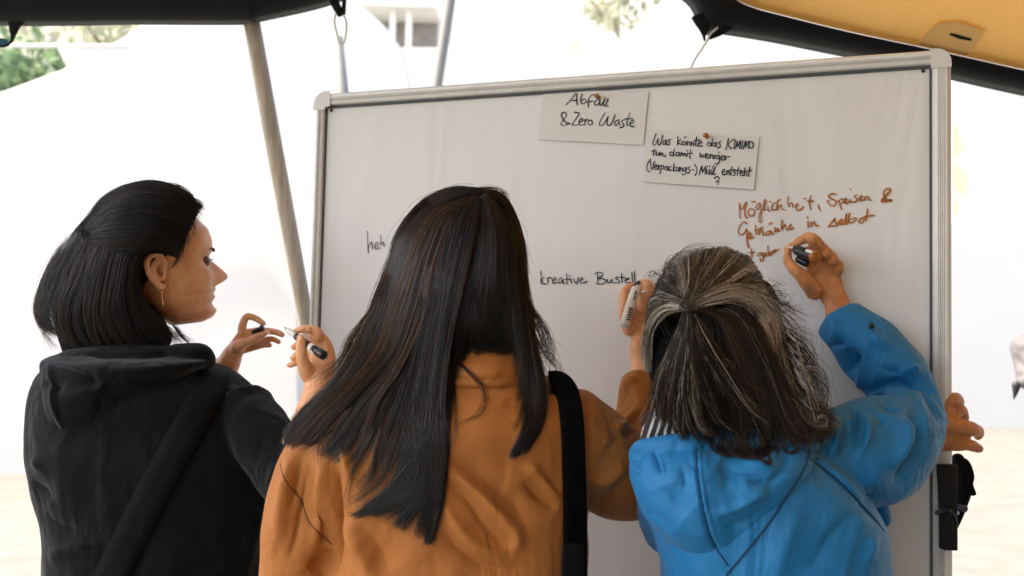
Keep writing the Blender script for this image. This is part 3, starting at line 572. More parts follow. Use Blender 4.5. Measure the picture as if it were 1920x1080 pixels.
ZP = [0, .03, .08, .14, .19, .23, .26, .30, .34, .45, .50, .56, .65, .75, .85, .93, .98, 1.0]
FP = [.27, .345, .375, .352, .372, .372, .385, .372, .375, .372, .362, .395, .41, .385, .30, .18, .08, .02]
BP_ = [.02, -.02, -.08, -.14, -.19, -.22, -.25, -.29, -.33, -.41, -.43, -.445, -.445, -.42, -.35, -.24, -.11, -.03]
WP_ = [.12, .165, .205, .235, .255, .265, .272, .28, .288, .312, .32, .328, .335, .325, .28, .20, .10, .03]
def head(ear, fwd, up, H, nose=1.0):
    """head with a modelled face; ear = point between the ear canals"""
    fwd = nrm(np.asarray(fwd, float)); up = nrm(up - fwd * (up @ fwd)); lf = np.cross(up, fwd)
    zs = np.linspace(0, 1, 66); na = 112; V = []
    for z in zs:
        f, b, wd = np.interp(z, ZP, FP), np.interp(z, ZP, BP_), np.interp(z, ZP, WP_)
        xc = .0 if z > .3 else .0 + (f * .25) * (1 - z / .3)
        for k in range(na):
            a = 2 * math.pi * k / na; c, s = math.cos(a), math.sin(a)
            e = 2.25 if c > 0 else 2.0
            y = wd * math.copysign(abs(s) ** (2 / e), s)
            x = xc + (f - xc if c > 0 else xc - b) * math.copysign(abs(c) ** (2 / e), c)
            if c > 0:
                g = lambda z0, sz, y0, sy: math.exp(-((z - z0) / sz) ** 2) * (math.exp(-((y - y0) / sy) ** 2))
                if .22 < z < .56:                               # nose bridge and tip
                    t = np.interp(z, [.275, .298, .322, .348, .375, .44, .50, .54], [0, .065, .108, .124, .113, .064, .022, 0]) * nose
                    sw = np.interp(z, [.26, .345, .41, .52], [.072, .070, .046, .036])
                    x += t * math.exp(-abs(y / sw) ** 2.3)
                    x += .035 * math.exp(-((z - .315) / .035) ** 2) * (math.exp(-((abs(y) - .07) / .025) ** 2)) * nose
                x -= .045 * (g(.495, .055, .135, .075) + g(.495, .055, -.135, .075))   # sockets
                x += .024 * (g(.485, .03, .135, .05) + g(.485, .03, -.135, .05))       # lids
                x += .018 * (g(.575, .03, .14, .09) + g(.575, .03, -.14, .09))         # brow
                x += .030 * (g(.36, .09, .20, .09) + g(.36, .09, -.20, .09))           # cheeks
                x += .018 * math.exp(-((z - .245) / .022) ** 2) * math.exp(-(y / .10) ** 4) + .02 * math.exp(-((z - .195) / .025) ** 2) * math.exp(-(y / .085) ** 4)
                x -= .016 * math.exp(-((z - .222) / .009) ** 2) * math.exp(-(y / .115) ** 4)
                x += .02 * g(.075, .05, 0, .09)
            V.append(ear + H * (fwd * x + lf * y + up * (z - .42)))
    n = len(zs); Fc = [(i * na + k, i * na + (k + 1) % na, (i + 1) * na + (k + 1) % na, (i + 1) * na + k) for i in range(n - 1) for k in range(na)]
    Fc += [tuple(range(na - 1, -1, -1)), tuple((n - 1) * na + k for k in range(na))]
    parts = [(np.array(V), Fc)]
    L = lambda x, y, z: ear + H * (fwd * x + lf * y + up * (z - .42))
    for sg in (1, -1):                                             # ears
        yo = sg * .315
        def rim(pts): return [(L(x, yo + sg * (o + .012), z), r * H, r * H) for x, z, o, r in [(x_ - .075, z_, o_, r_) for x_, z_, o_, r_ in pts]]
        parts.append(limb(rim([(.045, .44, .0, .018), (.055, .50, .02, .022), (.02, .555, .05, .024), (-.04, .565, .07, .025), (-.085, .52, .085, .025), (-.085, .45, .075, .024), (-.05, .375, .05, .026), (.0, .315, .02, .032), (.028, .32, .0, .022)]), 10, 4))
        parts.append(limb(rim([(-.005, .525, .035, .014), (-.04, .50, .05, .016), (-.045, .44, .045, .017), (-.01, .385, .025, .018), (.02, .375, .01, .014)]), 8, 4))
        parts.append(limb(rim([(.0, .50, .0, .03), (-.045, .46, .02, .034), (-.02, .37, .01, .03)]), 10, 3))
        parts.append(limb(rim([(.05, .45, .01, .016), (.045, .41, .012, .016), (.035, .375, .005, .014)]), 8, 3))
    return parts, L
from mathutils.bvhtree import BVHTree
_trees = []
def tree_of(me):
    return BVHTree.FromPolygons([tuple(v) for v in co(me)], [tuple(p.vertices) for p in me.polygons])
def surf(*objs):
    _trees.clear()
    for o in objs: _trees.append(tree_of(o.data if hasattr(o, 'data') else o))
def depth_at(px, py, miss=1.7):
    dr = FV + (px - 960) / FPX * RV + (540 - py) / FPX * UV; L = np.linalg.norm(dr); best = 9; dv = Vector(dr / L); cv = Vector(CAM)
    for t in _trees:
        h = t.ray_cast(cv, dv)
        if h[0] is not None: best = min(best, h[3] / L)
    return best if best < 9 else miss
def strands(G, n, rad, K=14, jit=3.0, dj=.006, lenvar=.15, startvar=0., wave=0., wfreq=2., cols=((.012, .009, .008),), cw=None, seed=0, tip=.25, clamp=True, lift=.005, clump=.5, nclump=26):
    """n hair strands flowing between neighbouring guide curves (px, py, depth)"""
    rs = np.random.RandomState(seed); Gs = []
    for g in G:
        c = cat(g, 12); t = np.concatenate([[0], np.cumsum(np.linalg.norm(np.diff(c[:, :2], axis=0), axis=1))]); t /= t[-1]
        Gs.append(np.stack([np.interp(np.linspace(0, 1, 40), t, c[:, k]) for k in range(3)], 1))
    Gs = np.array(Gs); m = len(Gs)
    t0 = rs.uniform(0, 1, n) ** 2 * startvar; t1 = 1 - rs.uniform(0, 1, n) ** 1.5 * lenvar
    tt = (t0[:, None] + (t1 - t0)[:, None] * np.linspace(0, 1, K)) * 39
    a = np.clip(tt.astype(int), 0, 38); fr = (tt - a)[..., None]
    u = rs.uniform(0, 1, n); nc = max(3, int(nclump)); ed = np.sort(rs.uniform(0, 1, nc - 1)); cid = np.searchsorted(ed, u)
    cc_ = np.concatenate([[0], ed, [1]]); uc = (cc_[:-1] + cc_[1:])[cid] / 2
    sw = np.linspace(0, 1, K)[None] ** 1.8
    U = np.clip(u[:, None] + (uc - u)[:, None] * clump * sw, 0, 1) * (m - 1)
    i = np.minimum(U.astype(int), max(m - 2, 0)); f = (U - i)[..., None]; i2 = np.minimum(i + 1, m - 1)
    p = (Gs[i, a] * (1 - f) + Gs[i2, a] * f) * (1 - fr) + (Gs[i, a + 1] * (1 - f) + Gs[i2, a + 1] * f) * fr
    s = np.linspace(0, 1, K)[None, :, None]
    o = rs.normal(size=(n, 1, 2)) * jit; o2 = rs.normal(size=(n, 1, 2)) * jit
    p[..., :2] += o * (.45 + .3 * s) + o2 * s * s * .8
    p[..., 2:] += rs.uniform(-1, 1, (n, 1, 1)) * dj
    if wave:
        ph = rs.uniform(0, 6.28, (nc, 1, 2))[cid] + rs.normal(size=(n, 1, 2)) * .5; fq = wfreq * rs.uniform(.7, 1.3, (nc, 1, 1))[cid]; am = wave * rs.uniform(.3, 1, (nc, 1, 1))[cid]
        p[..., :2] += am * np.sin(fq * 6.28 * s + ph) * s
    if clamp and _trees:
        q = p.reshape(-1, 3); dd = np.array([depth_at(x, y, 9.) for x, y in q[:, :2]]).reshape(n, K)
        lim = dd - .0012 - rs.uniform(0, 1, (n, 1)) * lift
        z = np.minimum(p[..., 2], lim)
        zp = np.pad(z, ((0, 0), (1, 1)), 'edge'); z = np.minimum(np.minimum((zp[:, :-2] + zp[:, 1:-1] * 2 + zp[:, 2:]) / 4, p[..., 2] + .004), lim)
        p[..., 2] = z
    W = Pn(p); T = nrm(np.gradient(W, axis=1)); e1 = np.cross(T, FV); bad = np.linalg.norm(e1, axis=-1) < .1; e1[bad] = RV
    e1 = nrm(e1); e2 = nrm(np.cross(T, e1))
    rr = rad * rs.uniform(.6, 1.3, (n, 1, 1)) * (1 - (1 - tip) * s ** 2)
    ring = [W + rr * (math.cos(x) * e1 + math.sin(x) * e2) for x in (0.5, 2.6, 4.7)]
    V = np.stack(ring, 2).reshape(-1, 3)
    base = (np.arange(n) * K * 3)[:, None, None] + (np.arange(K - 1) * 3)[None, :, None]
    F_ = []
    for q in range(3):
        q2 = (q + 1) % 3
        F_.append(np.stack([base + q, base + q2, base + 3 + q2, base + 3 + q], -1))
    Fc = np.concatenate(F_, 2).reshape(-1, 4)
    cols = np.array(cols, float); ci = rs.choice(len(cols), n, p=cw); cl_ = rs.choice(len(cols), nc, p=cw); ci = np.where(rs.uniform(size=n) < .55, cl_[cid], ci); cc = cols[ci] * rs.uniform(.7, 1.3, (n, 1))
    C = np.repeat(cc, K * 3, 0)
    return V, Fc, C
def hair_obj(name, layers, solids, scol, mt, parent):
    V, Fc, C, o = [], [], [], 0
    for v, f, c in layers: V.append(v); Fc.append(f + o); C.append(c); o += len(v)
    if solids is not None:
        me0 = solids; v = co(me0); q = np.empty(len(me0.loops), np.int32); me0.loops.foreach_get('vertex_index', q)
        tot = np.array([p.loop_total for p in me0.polygons]); assert (tot == 4).all()
        nsol = len(q) // 4; V.append(v); Fc.append(q.reshape(-1, 4) + o); C.append(np.tile(scol, (len(v), 1))); bpy.data.meshes.remove(me0)
    V, Fc, C = np.vstack(V), np.vstack(Fc), np.vstack(C)
    me = mk(name, V, Fc); at = me.color_attributes.new('strand', 'FLOAT_COLOR', 'POINT')
    at.data.foreach_set('color', np.hstack([C, np.ones((len(C), 1))]).astype(np.float32).ravel())
    me.materials.append(mt); me.materials.append(M['hairbase'])
    if solids is not None:
        mi = np.zeros(len(me.polygons), np.int32); mi[-nsol:] = 1; me.polygons.foreach_set('material_index', mi)
    return link(name, me, None, parent)
def person(px, d, label):
    b = P(px, 900, d); return empty('person', (b[0], b[1], 0), label, 'person')
def lower_body(root, hipL, hipR, hy, yaw=0, shoe=True):
    """trousers and shoes below the frame, feet on the ground"""
    c = np.array([root.location.x, root.location.y, 0]); parts = []
    parts.append(limb([(c + [0, 0, .98], .15, .11), (c + [0, 0, .86], .175, .125), (c + [0, 0, .74], .16, .11)], 24, 4, 2.3, .4))
    for s in (-1, 1):
        parts.append(limb([(c + [s * .085, 0, .82], .088, .095), (c + [s * .09, .01, .48], .062, .066), (c + [s * .095, -.01, .30], .058, .062), (c + [s * .1, 0, .05], .05, .055)], 18, 5, 2, .2))
    link('trousers', remesh(parts, .012, 4), M['trousers'], root)
    for s in (-1, 1):
        obj('shoe', [limb([(c + [s * .1, -.07, .045], .036, .044), (c + [s * .1, 0, .05], .04, .05), (c + [s * .105, .10, .035], .042, .035), (c + [s * .105, .17, .028], .03, .026)], 16, 4, 2.4, .6, ref=np.array([0, 0, 1.0]))], M['shoe'], root)

# ------------------------------------------------------------------ 1: woman in black hoodie, on the left
d1 = 1.83
w1 = person(300, 1.80, 'person with dark shoulder length hair in a black hoodie uncapping a marker on the left')
f1 = nrm(RV * .90 + FV * .43 + UV * .10)
ear1 = P(305, 513, d1 + .068)
hp, L1 = head(ear1, f1, UV * 1.0 - RV * .02, .221, 1.14)
body = hp + [limb(pl([(255, 540, 1.90, 50, .9), (248, 620, 1.88, 54, .95), (245, 680, 1.86, 75, .9)]), 24, 5)]
body += [rows_body([(690, 130, 380, 1.83, .13), (760, 85, 470, 1.82, .18), (900, 85, 500, 1.80, .2), (1080, 110, 480, 1.80, .2), (1200, 120, 470, 1.8, .2)])]
# left arm and hand (far side)
body += [limb(pl([(400, 800, 1.99, 36), (405, 730, 1.97, 27), (428, 682, 1.95, 22), (436, 664, 1.945, 19)]), 18, 5)]
h1 = lambda rows: limb(chain(C3, 6.75, rows), 14, 6)
D = 1.94
body += [h1([(225, 735, D, 118, .75), (300, 620, D, 112, .6), (370, 500, D, 98, .5), (400, 420, D, 70, .6)]),
         h1([(365, 430, D, 62), (372, 330, D, 52), (425, 228, D, 46), (530, 248, D, 42), (632, 312, D - .005, 36)]),
         h1([(300, 610, D - .01, 80), (430, 548, D - .015, 62), (560, 480, D - .018, 52), (672, 420, D - .02, 42)]),
         h1([(400, 450, D + .01, 60), (540, 410, D + .015, 50), (700, 410, D + .012, 44), (800, 425, D + .005, 42), (868, 455, D, 38)]),
         h1([(420, 560, D + .02, 60), (600, 530, D + .02, 44), (740, 510, D + .02, 38), (826, 548, D + .018, 32)]),
         h1([(380, 640, D + .025, 60), (540, 610, D + .025, 42), (640, 590, D + .025, 36), (716, 590, D + .025, 32)])]
# right arm and hand (near side)
D = 1.70
body += [limb(pl([(545, 900, 1.66, 46), (580, 800, 1.67, 36), (598, 735, 1.69, 30), (600, 705, D, 29)]), 18, 5),
         h1([(1345, 990, D, 165, .7), (1365, 850, D, 178, .6), (1380, 720, D + .01, 168, .55), (1330, 560, D + .012, 150, .5), (1270, 450, D + .012, 100, .6)]),
         h1([(1330, 470, D + .005, 86), (1290, 405, D, 62), (1160, 384, D - .004, 52), (1050, 405, D - .004, 40)]),
         h1([(1200, 950, D - .015, 110), (1130, 780, D - .03, 82), (1112, 640, D - .036, 72), (1110, 540, D - .036, 62), (1100, 490, D - .034, 44)]),
         h1([(1230, 600, D + .03, 80), (1120, 570, D + .03, 56), (1020, 612, D + .025, 42)]),
         h1([(1230, 720, D + .03, 80), (1110, 690, D + .032, 56), (1010, 745, D + .03, 42)]),
         h1([(1230, 820, D + .03, 80), (1090, 790, D + .034, 50), (1000, 835, D + .03, 38), (955, 842, D + .03, 32)])]
SCULPT = 1.3
bm = remesh(body, .0019, 3, .4)
Q3_ = lambda *a: [C3(x, y) for x, y in a]
sculpt(bm, [(Q3_((1240, 350), (1260, 390), (1250, 430)), 2.2, -1.6), (Q3_((1150, 350), (1165, 385), (1150, 430)), 2.2, -1.6), (Q3_((1060, 640), (1110, 650), (1170, 640)), 2.2, -1.8), (Q3_((1080, 560), (1120, 566), (1150, 556)), 2, -1.3), (Q3_((1400, 480), (1440, 620), (1440, 760)), 3, 1.6), (Q3_((1330, 430), (1380, 470)), 3, 1.8), (Q3_((1230, 860), (1300, 900), (1400, 930)), 3, -1.4),
            (Q3_((540, 215), (530, 250), (540, 285)), 2.2, -1.6), (Q3_((560, 450), (570, 490), (590, 520)), 2.2, -1.5), (Q3_((640, 420), (650, 450)), 2, -1.2), (Q3_((380, 470), (420, 500), (470, 470)), 2.5, -1.8), (Q3_((300, 560), (380, 560), (480, 600)), 3, -1.2),
            ([(399, 547), (393, 549)], 1.6, -1)])
b1 = link('body', bm, M['skin1'], w1)
for sg in (1, -1): obj('eye', [ball(L1(.312, sg * .128, .487), .0108)], M['eye'], b1)
# brows and lashes
rs = np.random.RandomState(1); lay = []
for s in (1, -1):
    lay = []
    for k in range(90):
        u = rs.uniform(); a = L1(.418 - .09 * u ** 2, s * (.055 + .16 * u), .562 + .022 * math.sin(u * 2.6) + rs.normal() * .006); lay.append(limb([(a, .0004, .0004), (a + f1 * -.004 + UV * .002 + RV * -.003, .0002, .0002)], 3, 1, 2, 0))
    for k in range(60):
        u = rs.uniform(); a = L1(.374 - .03 * u, s * (.075 + .11 * u), .495); lay.append(limb([(a, .0004, .0004), (a + f1 * .005 + UV * (-.001 + .002 * u), .0003, .0003)], 3, 1, 2, 0))
    obj('eyebrow', lay, M['lash'], b1, False)
def nail(cf, sc, x, y, d, rx, ry, ang, parent):
    c = P(*cf(x, y), d); k = d / FPX / sc; ca, sa = math.cos(ang), math.sin(ang)
    return obj('nail', [ball(c, rx * k, ry * k, .0012, 8, (ca * RV - sa * UV, sa * RV + ca * UV, FV))], M['nail'], parent)
nail(C3, 6.75, 690, 425, 1.90, 34, 20, .5, b1); nail(C3, 6.75, 1106, 500, 1.64, 26, 36, .15, b1)
e = P(303, 548, d1 - .018)
er = obj('earring', [ball(e, .0022)], M['gold'], w1)
obj('drop', [limb([(e + np.array([0, 0, -.002]), .0005, .0005), (e + np.array([.002, 0, -.012]), .0006, .0006), (e + np.array([.003, 0, -.018]), .0010, .0010), (e + np.array([.004, 0, -.024]), .0005, .0005)], 8, 5)], M['gold'], er)
# hoodie
cl = [rows_body([(668, 128, 372, 1.84, .15), (680, 98, 398, 1.83, .19), (706, 74, 445, 1.81, .23), (740, 64, 482, 1.80, .26), (790, 58, 512, 1.80, .27), (850, 58, 526, 1.79, .28), (900, 66, 528, 1.79, .28), (945, 78, 522, 1.79, .27), (985, 88, 518, 1.79, .27), (1020, 92, 512, 1.79, .27), (1080, 90, 508, 1.79, .28), (1240, 92, 505, 1.79, .30)], 48, 5, 2.3, .2),
      limb(pl([(455, 770, 1.76, 62), (505, 840, 1.70, 60), (548, 905, 1.655, 56), (575, 850, 1.66, 50), (592, 790, 1.675, 42), (600, 752, 1.69, 36)]), 20, 5, 2, .15),
      limb(pl([(420, 780, 1.95, 62), (412, 740, 1.97, 42), (411, 712, 1.965, 33), (414, 698, 1.96, 29)]), 20, 5, 2, .15)]
hood = [rows_body([(664, 112, 360, 1.80, .12), (670, 96, 388, 1.79, .16), (680, 84, 398, 1.765, .20), (715, 86, 330, 1.745, .17), (760, 90, 270, 1.735, .15), (800, 102, 252, 1.735, .12), (830, 128, 236, 1.74, .07)], 40, 5, 2.2, .25),
        limb(pl([(330, 662, 1.78, 16, 1.6), (372, 664, 1.77, 20, 1.5), (388, 676, 1.77, 16, 1.5), (386, 690, 1.775, 10, 1.4)]), 18, 5)]
SCULPT = 1.7
hm = remesh(cl, .0034, 8)
sculpt(hm, [([(62, 900), (80, 920), (98, 940)], 9, -7), ([(60, 860), (76, 880)], 8, 4), ([(84, 960), (110, 985), (160, 1000)], 12, -5), ([(90, 1050), (120, 1030), (200, 1020)], 12, 5), ([(500, 800), (470, 880), (440, 1000)], 18, -6), ([(520, 860), (500, 940)], 12, 6), ([(120, 860), (200, 900), (300, 920)], 16, -4)])
wobble(hm, .0022, 26, 3)
hd = link('hoodie', hm, M['hoodie'], w1)
hm2 = remesh(hood, .003, 8)
sculpt(hm2, [([(110, 664), (150, 690), (190, 728)], 7, -9), ([(92, 672), (96, 720), (104, 770), (122, 815)], 6, 6), ([(70, 720), (96, 722), (118, 736)], 8, -7), ([(120, 740), (180, 732), (196, 720)], 8, 6), ([(190, 735), (186, 780), (192, 832)], 4, -5), ([(150, 662), (240, 672), (340, 662)], 8, -5), ([(215, 650), (300, 655), (380, 660)], 6, 4)])
wobble(hm2, .002, 30, 4)
link('hood', hm2, M['hoodie'], hd)
obj('cuff', [limb(pl([(402, 710, 1.955, 27), (415, 683, 1.95, 25.5)]), 18, 3, 2, .1)], M['cuff'], hd)
lower_body(w1, 0, 0, 0)
# hair
col1 = ((.005, .005, .007), (.008, .0065, .0065), (.018, .011, .008))
DN = 1.775
scalp = [ball(L1(-.085, 0, .62), .076, .088, .078, 18, (nrm(np.cross(UV, f1)), f1, UV)),
         limb(pl([(300, 408, 1.90, 52, 1.0), (250, 430, 1.90, 70, .9), (200, 476, 1.885, 72, .9), (176, 540, 1.875, 76, .9), (190, 596, 1.865, 84, .9), (212, 632, 1.86, 100, .8)]), 28, 6),
         limb(pl([(290, 385, 1.87, 36, 1), (308, 420, 1.84, 26, .9), (292, 462, 1.83, 22, .9), (244, 550, 1.82, 20, 1), (272, 606, 1.82, 34, 1), (292, 634, 1.83, 30, 1)]), 20, 6)]
SOL = remesh(scalp, .004, 4); surf(hm, hm2, SOL)
lay = []
top = [[(368, 376, 1.89), (330, 350, 1.90), (270, 341, 1.91), (200, 366, 1.92), (152, 424, 1.92)], [(366, 380, 1.87), (330, 353, 1.87), (270, 345, 1.87), (203, 371, 1.88), (156, 426, 1.88)],
       [(378, 388, 1.85), (330, 368, 1.81), (270, 360, 1.80), (208, 384, 1.81), (160, 432, 1.83)],
       [(366, 412, 1.825), (326, 400, 1.79), (270, 386, 1.775), (208, 402, 1.785), (158, 438, 1.82)],
       [(352, 440, 1.805), (318, 436, 1.78), (268, 420, 1.765), (208, 424, 1.775), (156, 444, 1.815)],
       [(342, 462, 1.80), (308, 458, 1.785), (262, 450, 1.765), (206, 444, 1.77), (154, 450, 1.81)],
       [(332, 484, 1.80), (304, 474, 1.79), (256, 476, 1.768), (204, 470, 1.77), (152, 456, 1.81)]]
lay.append(strands(top, 2600, .00042, 16, 2.2, .006, .05, .1, cols=col1, seed=1, clump=.15))
fall = [[(270, 474, 1.79), (262, 510, 1.79), (268, 556, 1.785), (292, 592, 1.785), (326, 622, 1.79), (352, 644, 1.80)],
        [(266, 470, 1.78), (250, 510, 1.77), (248, 564, 1.765), (272, 612, 1.765), (305, 650, 1.775)],
        [(250, 450, 1.77), (232, 500, 1.765), (222, 570, 1.755), (235, 620, 1.755), (258, 652, 1.76)],
        [(210, 440, 1.78), (192, 500, 1.765), (176, 580, 1.755), (185, 625, 1.755), (200, 652, 1.755)],
        [(170, 440, 1.81), (142, 500, 1.79), (118, 570, 1.775), (120, 620, 1.77), (140, 650, 1.765)],
        [(154, 434, 1.85), (112, 484, 1.84), (84, 560, 1.83), (82, 605, 1.82), (108, 636, 1.81)],
        [(156, 430, 1.90), (108, 480, 1.89), (78, 556, 1.88), (76, 596, 1.87), (98, 622, 1.86)], [(152, 428, 1.93), (104, 478, 1.92), (74, 554, 1.91), (72, 592, 1.90), (94, 618, 1.89)]]
lay.append(strands(fall, 3000, .00042, 16, 3.0, .007, .26, .25, 5.5, 1.1, cols=col1, seed=2))
lay.append(strands([[(362, 372, 1.86), (372, 376, 1.86), (380, 384, 1.86)], [(366, 384, 1.85), (376, 388, 1.85), (378, 400, 1.85)]], 90, .0003, 6, 3, .004, cols=((.05, .045, .04),), seed=3))
lay.append(strands([[(352, 388, 1.84), (374, 396, 1.84), (384, 402, 1.845)], [(340, 410, 1.81), (362, 424, 1.81), (366, 440, 1.815)], [(330, 440, 1.80), (350, 454, 1.80), (348, 470, 1.805)], [(322, 466, 1.795), (336, 486, 1.795), (322, 500, 1.80)]], 260, .00026, 7, 3.5, .003, .6, .2, 1, cols=((.02, .014, .01), (.05, .03, .02)), seed=33))
lay.append(strands([[(345, 440, 1.80), (352, 446, 1.80), (340, 462, 1.797)], [(330, 490, 1.80), (326, 500, 1.80), (316, 505, 1.798)]], 70, .0003, 6, 3, .004, cols=col1, seed=4))
lay.append(strands([[(150, 430, 1.80), (140, 428, 1.80), (148, 440, 1.80)], [(160, 432, 1.80), (172, 448, 1.80), (165, 462, 1.80)]], 60, .0004, 6, 3, .004, cols=col1, seed=5))
lay.append(strands([[(90, 540, 1.85), (74, 590, 1.85), (84, 630, 1.85), (100, 652, 1.84)], [(80, 560, 1.85), (70, 600, 1.85), (92, 640, 1.84), (118, 668, 1.82)]], 50, .0003, 16, 4, .01, .4, .2, 3, 1, cols=((.03, .02, .014),), seed=6))
lay.append(strands([[(330, 352, 1.87), (270, 338, 1.87), (200, 362, 1.87)], [(372, 372, 1.86), (350, 352, 1.87), (300, 340, 1.87)]], 40, .00025, 14, 2.5, .01, .4, .3, 2, 1, cols=((.03, .025, .02),), seed=7))
lay.append(strands([[(330, 620, 1.79), (346, 640, 1.79), (360, 652, 1.79)], [(320, 600, 1.79), (345, 630, 1.79), (370, 640, 1.79)]], 60, .0003, 12, 4, .006, .4, .2, 2, 1, cols=col1, seed=8))
lay.append(strands(top[:4], 130, .00026, 16, 5, .006, .3, .3, 5, 1, cols=((.03, .024, .02),), seed=41, clump=0))
lay.append(strands(fall, 200, .00028, 16, 7, .008, .3, .3, 6, 1, cols=((.02, .015, .012), (.05, .03, .02)), seed=42, clump=0))
hair_obj('hair', lay, SOL, (.010, .010, .012), M['hair1'], w1)
s1 = empty('crossbody_bag', P(180, 1250, 1.66), 'black crossbody bag worn across the back of the black hoodie', 'bag')
def strap_obj(pts, wpx, mt, parent, off, name='strap', thick=.002):
    """webbing laid over the back surface seen by the camera"""
    dg = bpy.context.evaluated_depsgraph_get(); c = cat(pts, 6); V = []; last = depth_at(*pts[len(pts) // 2])
    for i, (a, b) in enumerate(c):
        t = c[min(i + 1, len(c) - 1)] - c[max(i - 1, 0)]; t = t / np.linalg.norm(t); nx, ny = -t[1], t[0]; row = []
        for s in (-.5, -.17, .17, .5):
            px, py = a + nx * s * wpx, b + ny * s * wpx
            dr = FV + (px - 960) / FPX * RV + (540 - py) / FPX * UV
            row.append((px, py, depth_at(px, py, last + .025)))
        dm = sorted(r[2] for r in row)[1]; last = dm
        V += [P(px, py, min(dd, dm + .01) - off - (.001 if abs(k - 1.5) < 1 else 0)) for k, (px, py, dd) in enumerate(row)]
    n = len(c); Fc = [(i * 4 + j, i * 4 + j + 1, (i + 1) * 4 + j + 1, (i + 1) * 4 + j) for i in range(n - 1) for j in range(3)]
    o = obj(name, (np.array(V), Fc), mt, parent); s = o.modifiers.new('s', 'SOLIDIFY'); s.thickness = thick; s.offset = 0; return o
surf(hd)
strap_obj([(402, 700), (392, 730), (360, 790), (310, 880), (258, 980), (208, 1080), (150, 1190)], 62, M['strap2'], s1, .003)
obj('pouch', [limb(pl([(150, 1180, 1.60, 60, .6), (140, 1260, 1.58, 110, .45), (140, 1400, 1.58, 115, .45), (145, 1440, 1.59, 90, .4)]), 24, 5, 4, .3)], M['strap2'], s1)

# markers held by woman 1
def marker(name, rows, label, cf, sc, mt, tip_rows=None, extra=None):
    r = empty(name, P(*cf(rows[0][0], rows[0][1]), rows[0][2]), label, 'marker pen')
    obj('barrel', [limb(chain(cf, sc, rows), 18, 4, 2, .25)], mt, r)
    if tip_rows: obj('nib', [limb(chain(cf, sc, tip_rows), 12, 3, 2, .3)], M['ink'] if extra is None else extra, r)
    return r
D = 1.655
m1 = marker('marker_pen', [(1040, 470, D + .03, 36), (1060, 484, D + .028, 44), (1200, 590, D + .012, 54), (1390, 712, D - .012, 58)], 'black marker pen with a white printed label held by the person in the black hoodie', C3, 6.75, M['black'])
obj('tip_holder', [limb(chain(C3, 6.75, [(935, 395, D + .045, 30), (970, 420, D + .04, 38), (1040, 468, D + .03, 36)]), 14, 4, 2, .3)], M['white'], m1)
obj('nib', [limb(chain(C3, 6.75, [(908, 368, D + .05, 9), (935, 392, D + .046, 12)]), 10, 3)], M['ink'], m1)
lb = obj('label', [limb(chain(C3, 6.75, [(1228, 612, D + .008, 58), (1318, 668, D - .002, 59)]), 18, 3, 2, .02)], M['white'], m1)
obj('print', [limb(chain(C3, 6.75, [(x + 14, y - 22, D - .006, 9), (x - 10, y + 20, D - .006, 9)]), 6, 2) for x, y in ((1238, 622), (1258, 634), (1280, 648), (1300, 660))], M['black'], lb)
obj('end_cap', [limb(chain(C3, 6.75, [(1340, 682, D - .006, 64), (1398, 718, D - .014, 62)]), 18, 3, 2, .35)], M['black'], m1)
mc = obj('pen_cap', [limb(chain(C3, 6.75, [(505, 425, 1.925, 34), (560, 405, 1.922, 40), (628, 378, 1.918, 42)]), 16, 4, 2, .3), limb(chain(C3, 6.75, [(600, 335, 1.912, 10), (605, 365, 1.912, 10)]), 8, 3)], M['black']); tag(mc, 'small black pen cap pinched between finger and thumb at the left of the whiteboard', 'pen cap')
# ------------------------------------------------------------------ 2: woman in ochre jacket, centre
w2 = person(850, 1.47, 'person with very long dark hair and an ochre jacket writing mid board')
ear2 = P(857, 545, 1.53)
hp, L2 = head(ear2, FV * .97 + RV * .22 + UV * .05, UV, .218)
body = hp + [limb(pl([(870, 600, 1.52, 56), (878, 660, 1.50, 60), (880, 720, 1.48, 80)]), 24, 5),
             rows_body([(720, 780, 1000, 1.47, .12), (790, 640, 1070, 1.46, .17), (900, 590, 1080, 1.45, .19), (1080, 630, 1070, 1.45, .19), (1220, 620, 1060, 1.45, .2)]),
             limb(pl([(600, 850, 1.43, 44), (560, 1060, 1.43, 44), (575, 1230, 1.45, 38), (640, 1330, 1.55, 30), (690, 1390, 1.62, 24)]), 18, 5),
             limb(pl([(690, 1385, 1.62, 30, .5), (720, 1430, 1.66, 30, .4), (740, 1470, 1.68, 24, .4)]), 14, 4)]
for k in range(4): body.append(limb(pl([(715 + 12 * k, 1440 - 6 * k, 1.67, 8), (735 + 12 * k, 1490 - 8 * k, 1.69, 7.5), (742 + 12 * k, 1525 - 10 * k, 1.68, 6)]), 10, 4))
body.append(limb(pl([(700, 1400, 1.63, 10), (725, 1410, 1.615, 9), (748, 1440, 1.615, 7.5)]), 10, 4))
body += [limb(pl([(1080, 800, 1.46, 44), (1180, 920, 1.56, 44), (1204, 840, 1.64, 36), (1205, 740, 1.70, 26), (1204, 690, 1.73, 22), (1200, 650, 1.74, 20)]), 18, 5)]
hw = lambda rows: limb(chain(CW, 5.143, rows), 14, 6)
D = 1.755
